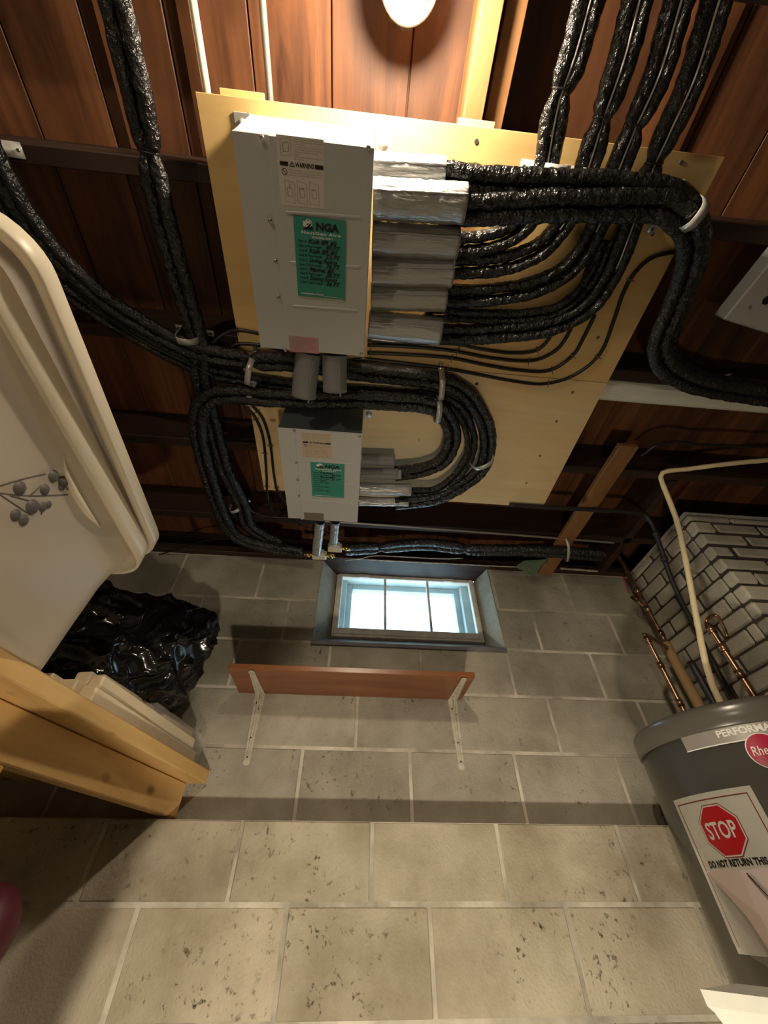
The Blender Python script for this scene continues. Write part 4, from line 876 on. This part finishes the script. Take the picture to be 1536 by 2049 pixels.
pipe('ivory_cable', [P(1640, 918, z=1.235), P(1536, 921, z=1.235), P(1450, 929, z=1.235), P(1380, 938, z=1.235), P(1330, 944, z=1.235), P(1322, 958, z=1.225), P(1338, 1000, z=1.16), P(1356, 1050, z=1.06), P(1375, 1140, y=1.05), P(1392, 1230, y=1.08), P(1410, 1320, y=1.10), P(1425, 1370, y=1.12), P(1444, 1412, y=1.14), P(1450, 1428, y=1.15)], .0095, M_ivory, 'ivory flexible cable dropping from a joist to the heater top', 'cable', seg=12, crinkle=.0012)
pipe('black_cable', [P(1283, 912, z=1.235), P(1310, 893, z=1.235), P(1350, 884, z=1.235), P(1400, 890, z=1.235), P(1460, 892, z=1.235), P(1640, 900, z=1.235)], .006, M_cable, 'black cable leaving the top of the brown board to the right', 'cable')
pipe('red_wire', [P(1243, 1150, y=1.625), P(1250, 1162, y=1.62), P(1256, 1178, y=1.62), P(1259, 1186, y=1.628)], .0025, M_red, 'short red wire near the copper pipe below the rim', 'wire', 8)
p = P(1276, 1205, y=1.50)
t = thing('shutoff_valve', p, 'small copper shutoff valve on the wall beside the climbing pipe', 'valve')
bm = BM(); cyl(bm, p+Vector((-.02, 0, .03)), p+Vector((.025, -.01, -.05)), .008, 12); obj('valve_body', bm, M_copper, t)
bm = BM(); cyl(bm, p+Vector((-.012, -.02, .012)), p+Vector((-.012, -.026, .012)), .016, 10); cyl(bm, p+Vector((-.012, -.02, .012)), p+Vector((-.005, 0, .005)), .004, 8); obj('valve_handle', bm, M_copper, t)
# brown board under the joists, green scrap, pvc pipe, grey unit
bm = BM(); a = P(1259, 893, z=1.24); obox(bm, (a.x, a.y, 1.249), (1.0, 1.40, 1.249), .078, .022, bev=.002); setp(obj('wooden_batten', bm, M_header), 'orange brown board nailed across the joists right of the plywood', 'wood board')
bm = BM(); obox(bm, (.99, 1.41, 1.23), (.985, 1.60, 1.23), .075, .02, bev=.002); setp(obj('wooden_batten', bm, M_header), 'short brown board end behind the green scrap', 'wood board')
bm = BM(); g4 = [P(1030, 1135, z=1.19), P(1048, 1122, z=1.19), P(1095, 1119, z=1.2), P(1068, 1151, z=1.17)]; prism(bm, g4, (0, .004, .004)); setp(obj('green_scrap', bm, M_greenpaper), 'dull green scrap hanging at the wall top above the window', 'scrap')
a = P(1210, 788, z=1.225); b = P(1536, 818, z=1.225)
pipe('pvc_pipe', [(a.x-.05, .615, 1.262+.026-.06+.028), (2.40, .615, 1.256)], .034, M_pvc, 'thick scuffed white pipe under the joists right of the plywood', 'pipe', seg=26) if False else None
bm = BM(); box(bm, PX1-.03, 2.40, .555, .628, JB-.001, JB+.045, .012); setp(obj('white_board', bm, M_pvc), 'scuffed white painted board beside the joist right of the plywood', 'wood board')
bm = BM()
t = thing('ceiling_unit', (1.15, .15, 1.21), 'grey metal unit hanging at the right picture edge', 'grey metal box')
c = P(1447, 640, z=1.21); Mz = Matrix.Translation((c.x, c.y, 0)) @ Matrix.Rotation(radians(9), 4, 'Z')
bm = BM(); box(bm, 0, .34, -.30, 0, 1.21, JB-.001, .004, 0, Mz); obj('housing', bm, M_box, t)
bm = BM(); h_ = P(1534, 600, z=1.2095); cyl(bm, (h_.x, h_.y, 1.207), (h_.x, h_.y, 1.211), .012, 16); obj('knob', bm, M_ink, t)
bm = BM(); cyl(bm, (c.x+.05, c.y-.04, 1.206), (c.x+.05, c.y-.04, 1.2105), .004, 8); obj('screw', bm, M_screw, t)

# ================================================================ shelving at the left
DZ = .285
t = thing('storage_rack', (-.9, 1.2, FL), 'pine storage rack of flat planks on edge rails at the left', 'storage rack')
bm = BM(); obox(bm, (-.720, .74, .2375), (-.536, 1.605, .2375), .038, .092, bev=.003); obj('rail', bm, M_pine, t)
bm = BM(); obox(bm, (-1.33, .74, .2375), (-1.15, 1.605, .2375), .038, .092, bev=.003); obj('rail', bm, M_pine, t)
sd = Vector((.208, .978, 0)).normalized(); prp = Vector((sd.y, -sd.x, 0))
e0 = Vector((-.700, .33, 0)); 
for k in range(7):
    off_ = -.047-k*.093; a = Vector((-.622, .70, DZ+.0195))+prp*off_; b = Vector((-.455, 1.61, DZ+.0195))+prp*off_
    bm = BM(); dd = (b-a).normalized(); a2 = a-dd*.62
    obox(bm, a2, b, .089, .038, bev=.003); obj('plank', bm, M_pine, t)
bm = BM(); obox(bm, (-.76, .16, .2375), (-1.45, .20, .2375), .038, .092, bev=.003); obj('crosspiece', bm, M_pine, t)
bm = BM(); obox(bm, (-.66, .93, .17), (-1.6, .98, .17), .038, .04, bev=.003); obj('crosspiece', bm, M_pine, t)
for (x, y) in ((-.80, .22), (-1.42, .22), (-1.40, 1.3)):
    bm = BM(); box(bm, x-.044, x+.044, y-.019, y+.019, FL, .191, .002); obj('post', bm, M_pine, t)
TOPZ = DZ+.039
# tote
def rrect(x0, x1, y0, y1, r, seg=8):
    out = []
    for (cx_, cy_, a0) in ((x1-r, y1-r, 0), (x0+r, y1-r, pi/2), (x0+r, y0+r, pi), (x1-r, y0+r, 1.5*pi)):
        for k in range(seg+1): a = a0+pi/2*k/seg; out.append((cx_+r*cos(a), cy_+r*sin(a)))
    return out
TT = thing('storage_tote', (-.80, .52, TOPZ), 'large translucent storage tote on the pine rack at the left', 'storage tote')
X1, X0, Y0, Y1, ZR_ = -.578, -1.02, .165, .872, .66
ang = 0.0
def tz(tl_): return tl_
secs = [(0.050, .004, .05), (.044, .0, .06)]
bm = BM(); levels = []
zb_ = TOPZ+.001; H = ZR_-zb_
for (f_, inset, r) in ((0, .040, .05), (.02, .024, .07), (.06, .018, .085), (.30, .015, .085), (.60, .012, .08), (.78, .008, .07), (.80, .002, .065), (1.0, .0, .055)):
    levels.append([Vector((x, y, zb_+H*f_)) for x, y in rrect(X0+inset, X1-inset, Y0+inset, Y1-inset*.55, r)])
V = [[bm.verts.new(p_) for p_ in l_] for l_ in levels]; nn = len(V[0])
for a_, b_ in zip(V, V[1:]):
    for k in range(nn): bm.faces.new((a_[k], a_[(k+1) % nn], b_[(k+1) % nn], b_[k])).smooth = True
bm.faces.new(V[0][::-1])
def md3(o): m_ = o.modifiers.new('th', 'SOLIDIFY'); m_.thickness = .0025
obj('tub', bm, M_tote, TT)
# thick rolled rim with a drop skirt
bm = BM(); outer = rrect(X0-.022, X1+.022, Y0-.022, Y1+.022, .075); inner = rrect(X0+.002, X1-.002, Y0+.002, Y1-.002, .055); mid = rrect(X0-.030, X1+.030, Y0-.030, Y1+.030, .085)
sec = [(inner, ZR_+.012), (outer, ZR_+.014), (mid, ZR_+.006), (mid, ZR_-.044), (outer, ZR_-.047), (outer, ZR_-.040), (rrect(X0-.012, X1+.012, Y0-.012, Y1+.012, .065), ZR_-.004), (inner, ZR_-.002)]
V = [[bm.verts.new((x, y, z_)) for x, y in s_] for s_, z_ in sec]; V.append(V[0])
for a_, b_ in zip(V, V[1:]):
    for k in range(nn): bm.faces.new((a_[k], a_[(k+1) % nn], b_[(k+1) % nn], b_[k])).smooth = True
obj('rim', bm, M_rim, TT, label='cream rolled rim')
# moulded handle bow on the side and a corner catch
bm = BM(); hp = [Vector((X1+.004, .50, ZR_-.050)), Vector((X1+.003, .53, ZR_-.066)), Vector((X1+.002, .58, ZR_-.074)), Vector((X1+.002, .64, ZR_-.074)), Vector((X1+.002, .69, ZR_-.066))]
tube(bm, crom(hp, .008), .007, 10, rf=lambda f: max(.15, sin(pi*f))); obj('handle', bm, M_rim, TT)
# lid, slightly turned and shifted toward the viewer
LT = thing('tote_lid', (-.79, .52, ZR_+.015), 'grey translucent lid lying askew on the storage tote', 'tote lid')
LM = Matrix.Translation((-.55, .885, 0)) @ Matrix.Rotation(radians(3.0), 4, 'Z') @ Matrix.Translation((.55, -.885, 0))
LZ = ZR_+.016
bm = BM()
def lring(ins, z_, r=.085): return [bm.verts.new(LM @ Vector((x, y, LZ+z_))) for x, y in rrect(X0-.036+ins, X1+.036-ins, Y0-.035+ins, Y1+.03-ins, max(.03, r-ins*.6))]
V = [lring(.003, -.0), lring(0, .003), lring(0, .030), lring(.006, .035), lring(.03, .036), lring(.036, .022), lring(.07, .022), lring(.076, .034), lring(.13, .035), lring(.14, .026)]
for a_, b_ in zip(V, V[1:]):
    for k in range(nn): bm.faces.new((a_[k], a_[(k+1) % nn], b_[(k+1) % nn], b_[k])).smooth = True
bm.faces.new(V[-1])
obj('panel', bm, M_lid, LT, mod=md3)
bm = BM(); V = [lring(-.001, -.004), lring(-.003, 0), lring(-.003, .030), lring(.002, .038), lring(.012, .038), lring(.012, -.004)]; V.append(V[0])
for a_, b_ in zip(V, V[1:]):
    for k in range(nn): bm.faces.new((a_[k], a_[(k+1) % nn], b_[(k+1) % nn], b_[k])).smooth = True
obj('lid_rim', bm, M_rim, LT, label='cream lid edge')
# things inside the tote; the berries poke out through its side
bx = -.600
def sidex(z_):
    f_ = (z_-zb_)/H; T_ = ((0, .040), (.02, .024), (.06, .018), (.30, .015), (.60, .012), (.78, .008), (.80, .002), (1.0, 0))
    for (a_, b_), (c_, d_) in zip(T_, T_[1:]):
        if a_ <= f_ <= c_: return X1-(b_+(d_-b_)*(f_-a_)/(c_-a_))
    return X1-.04
t = thing('berry_spray', P(0, 985, x=bx), 'artificial berry spray set partly through the tote side, greyed as if veiled', 'artificial flowers')
bm = BM()
for pts in ([(-20, 985), (60, 992), (135, 990)], [(-10, 975), (40, 960), (90, 948)], [(0, 990), (30, 1010), (60, 1030)], [(60, 992), (75, 978), (80, 972)], [(20, 992), (50, 1000), (80, 1010), (82, 1030)], [(125, 960), (135, 980)]):
    tube(bm, crom([P(a_, b_, x=sidex(P(a_, b_, x=-.594).z)-.0004) for a_, b_ in pts], .01), .0014, 6)
obj('stem', bm, M_stem, t)
for (px, py, r) in ((98, 952, 11), (125, 962, 9), (117, 973, 8), (81, 979, 10), (28, 976, 12), (53, 1013, 13), (77, 1014, 9), (91, 1009, 7), (22, 1030, 10), (38, 1040, 10)):
    rr2 = r/620.*.85; q_ = P(px, py, x=-.594); p = P(px, py, x=sidex(q_.z)-rr2*.55); bm = BM(); sphere(bm, p, rr2, 2); obj('berry', bm, M_stem, t)
bm = BM(); box(bm, -.98, -.66, .20, .42, .40, .60, .004, 0, Matrix.Identity(4)); setp(obj('card_box', bm, M_greycard), 'grey box inside the storage tote near its front end', 'box')
bm = BM(); sphere(bm, (-.735, .60, TOPZ+.045), .07, 3, sc=(.9, 1.6, .48))
for v in bm.verts: v.co += v.normal*0 + Vector((0, 0, 0))+Vector(v.co-Vector((-.735, .60, TOPZ+.045)))*.25*noise.noise(v.co*22)
setp(obj('red_cloth', bm, M_redcloth), 'crumpled red cloth at the bottom of the storage tote', 'cloth')
# bin bag
bm = BM(); hull = [(-.545, 1.49, .80), (-.575, 1.43, .455), (-.735, 1.13, .445), (-1.10, 1.10, .46), (-.92, 1.30, .86), (-.68, 1.47, .895), (-.60, 1.53, .87), (-.62, 1.59, .50), (-1.15, 1.59, .55), (-1.1, 1.5, .84), (-.80, 1.585, .86), (-.66, 1.30, .60), (-.57, 1.55, .70)]
for q in hull: bm.verts.new(q)
bmesh.ops.convex_hull(bm, input=bm.verts[:])
bmesh.ops.triangulate(bm, faces=bm.faces[:])
for _ in range(6):
    bmesh.ops.subdivide_edges(bm, edges=[e for e in bm.edges if e.calc_length() > .009], cuts=1, use_grid_fill=True)
    bmesh.ops.triangulate(bm, faces=bm.faces[:])
    bmesh.ops.smooth_vert(bm, verts=bm.verts[:], factor=.12, use_axis_x=True, use_axis_y=True, use_axis_z=True)
bm.normal_update()
for v in bm.verts:
    q = v.co*7.5; w_ = Vector((noise.noise(q*1.3), noise.noise(q*1.3+Vector((5, 1, 2))), noise.noise(q*1.3+Vector((9, 4, 7)))))
    r1 = 1-abs(noise.noise(q*1.1+w_*.9))*2.2; r2 = 1-abs(noise.noise(q*2.7+w_*1.7))*2.0
    n1 = (1-min(1, abs(noise.noise(q*.75+w_*.5))*3.0))**2; n2 = (1-min(1, abs(noise.noise(q*1.7+w_*1.0+Vector((4, 4, 4))))*3.2))**2
    v.co += v.normal*(.030*n1+.013*n2-.012)+w_*.014
    v.co.y = min(v.co.y, DU-.006)
    v.co.z = max(v.co.z, TOPZ+.125) if v.co.x > -.72 else v.co.z
setp(obj('bin_bag', bm, M_bag, smooth=True), 'crumpled glossy black plastic bag between the tote and the wall', 'plastic bag')
# lumber bundle on the planks
t = thing('lumber_bundle', (-.62, 1.3, TOPZ), 'pale boards wrapped in clear plastic lying on the rack', 'lumber')
def lb_(a, b, w_, h_, z_, nm='board', mat=M_lumber):
    bm = BM(); obox(bm, (a[0], a[1], z_+h_/2), (b[0], b[1], z_+h_/2), w_, h_, bev=.004); return obj(nm, bm, mat, t)
lb_((-.612, 1.00), (-.522, 1.56), .040, .040, TOPZ+.0005); lb_((-.618, 1.02), (-.528, 1.54), .036, .034, TOPZ+.041); lb_((-.662, .99), (-.572, 1.56), .050, .052, TOPZ+.0005); lb_((-.66, 1.03), (-.574, 1.50), .042, .034, TOPZ+.053)
lb_((-.72, .98), (-.632, 1.56), .056, .060, TOPZ+.0005)
bm = BM(); obox(bm, (-.610, 1.26, TOPZ+.047), (-.545, 1.595, TOPZ+.047), .116, .093, bev=.006)
for _ in range(2): bmesh.ops.subdivide_edges(bm, edges=bm.edges[:], cuts=2, use_grid_fill=True)
for v in bm.verts: v.co += Vector((.004*noise.noise(v.co*40), .003*noise.noise(v.co*37+Vector((3, 3, 3))), max(0, .004*noise.noise(v.co*33))))
obj('plastic_wrap', bm, M_wrap, t, label='clear crinkled plastic wrap', smooth=True)
for (a, b, z_, lab) in (((-.665, 1.24), (-.590, 1.56), TOPZ+.094, 'pale wood stick lowest of the three above the wrapped boards'), ((-.70, 1.16), (-.622, 1.50), TOPZ+.114, 'pale wood stick topmost of the three above the wrapped boards'), ((-.605, 1.42), (-.562, 1.60), TOPZ+.095, 'pale wood stick reaching closest to the wall')):
    bm = BM(); obox(bm, (a[0], a[1], z_+.009), (b[0], b[1], z_+.009), .032, .018, bev=.003); setp(obj('wood_stick', bm, M_lumber), lab, 'wood stick', 'pale sticks on the wrapped boards')

# ================================================================ unseen bin added to shade the lower left wall and rose cloth edge
t = thing('shadow_bin', (-.62, .86, FL), 'unseen dark bin added to shade the lower left wall', 'shade blocker')
bm = BM(); V = []
for (z_, g_) in ((FL+.001, -.14), (-.175, 0), (-.165, .004)):
    V.append([bm.verts.new((x, y, z_)) for x, y in rrect(-1.10-g_, -.285+g_, .66, 1.06, .04)])
nn = len(V[0])
for a_, b_ in zip(V, V[1:]):
    for k in range(nn): bm.faces.new((a_[k], a_[(k+1) % nn], b_[(k+1) % nn], b_[k]))
bm.faces.new(V[0][::-1]); bm.faces.new(V[-1]); obj('tub', bm, M_bin, t)
bm = BM(); box(bm, -1.11, -.28, .65, 1.07, -.165, -.148, .006); obj('lid', bm, M_bin, t)
p = P(-20, 1862, y=1.20)
bm = BM(); sphere(bm, (p.x-.02, 1.20, p.z-.01), .080, 3, sc=(.85, .6, 1.0)); setp(obj('rose_pouch', bm, M_rosebin), 'dark rose coloured rounded pouch at the lower left edge', 'pouch')

# ================================================================ white moulded cabinet, lower right
A = P(1400, 1979, z=-.095); d1 = Vector((.46, -.888, 0)); d2 = Vector((.84, .54, 0)).normalized(); d2 = Vector((-d1.y, d1.x, 0))
t = thing('white_cabinet', (A.x+.2, A.y-.1, FL), 'white painted cabinet with moulded cornice at the lower right corner', 'cabinet')
def foot(ins, z_): return [A+d1*(ins)+d2*(ins)+Vector((0, 0, z_-A.z)), A+d1*(.5-ins)+d2*ins+Vector((0, 0, z_-A.z)), A+d1*(.5-ins)+d2*(.115)+Vector((0, 0, z_-A.z)), A+d1*ins+d2*(.115)+Vector((0, 0, z_-A.z))]
bm = BM(); V = [[bm.verts.new(p_) for p_ in foot(*q)] for q in ((.0, -.095), (.001, -.112), (.006, -.118), (.010, -.128), (.012, -.136), (.020, -.143), (.026, -.152), (.030, -.165), (.034, -.175))]
for a_, b_ in zip(V, V[1:]):
    for k in range(4): bm.faces.new((a_[k], a_[(k+1) % 4], b_[(k+1) % 4], b_[k]))
bm.faces.new(V[-1]); bm.faces.new(V[0][::-1]); obj('cornice', bm, M_wpaint, t)
bm = BM(); V = [[bm.verts.new(p_) for p_ in foot(*q)] for q in ((.036, -.1755), (.036, FL+.001))]
for k in range(4): bm.faces.new((V[0][k], V[0][(k+1) % 4], V[1][(k+1) % 4], V[1][k]))
bm.faces.new(V[0][::-1]); bm.faces.new(V[1]); obj('body', bm, M_wpaint, t)
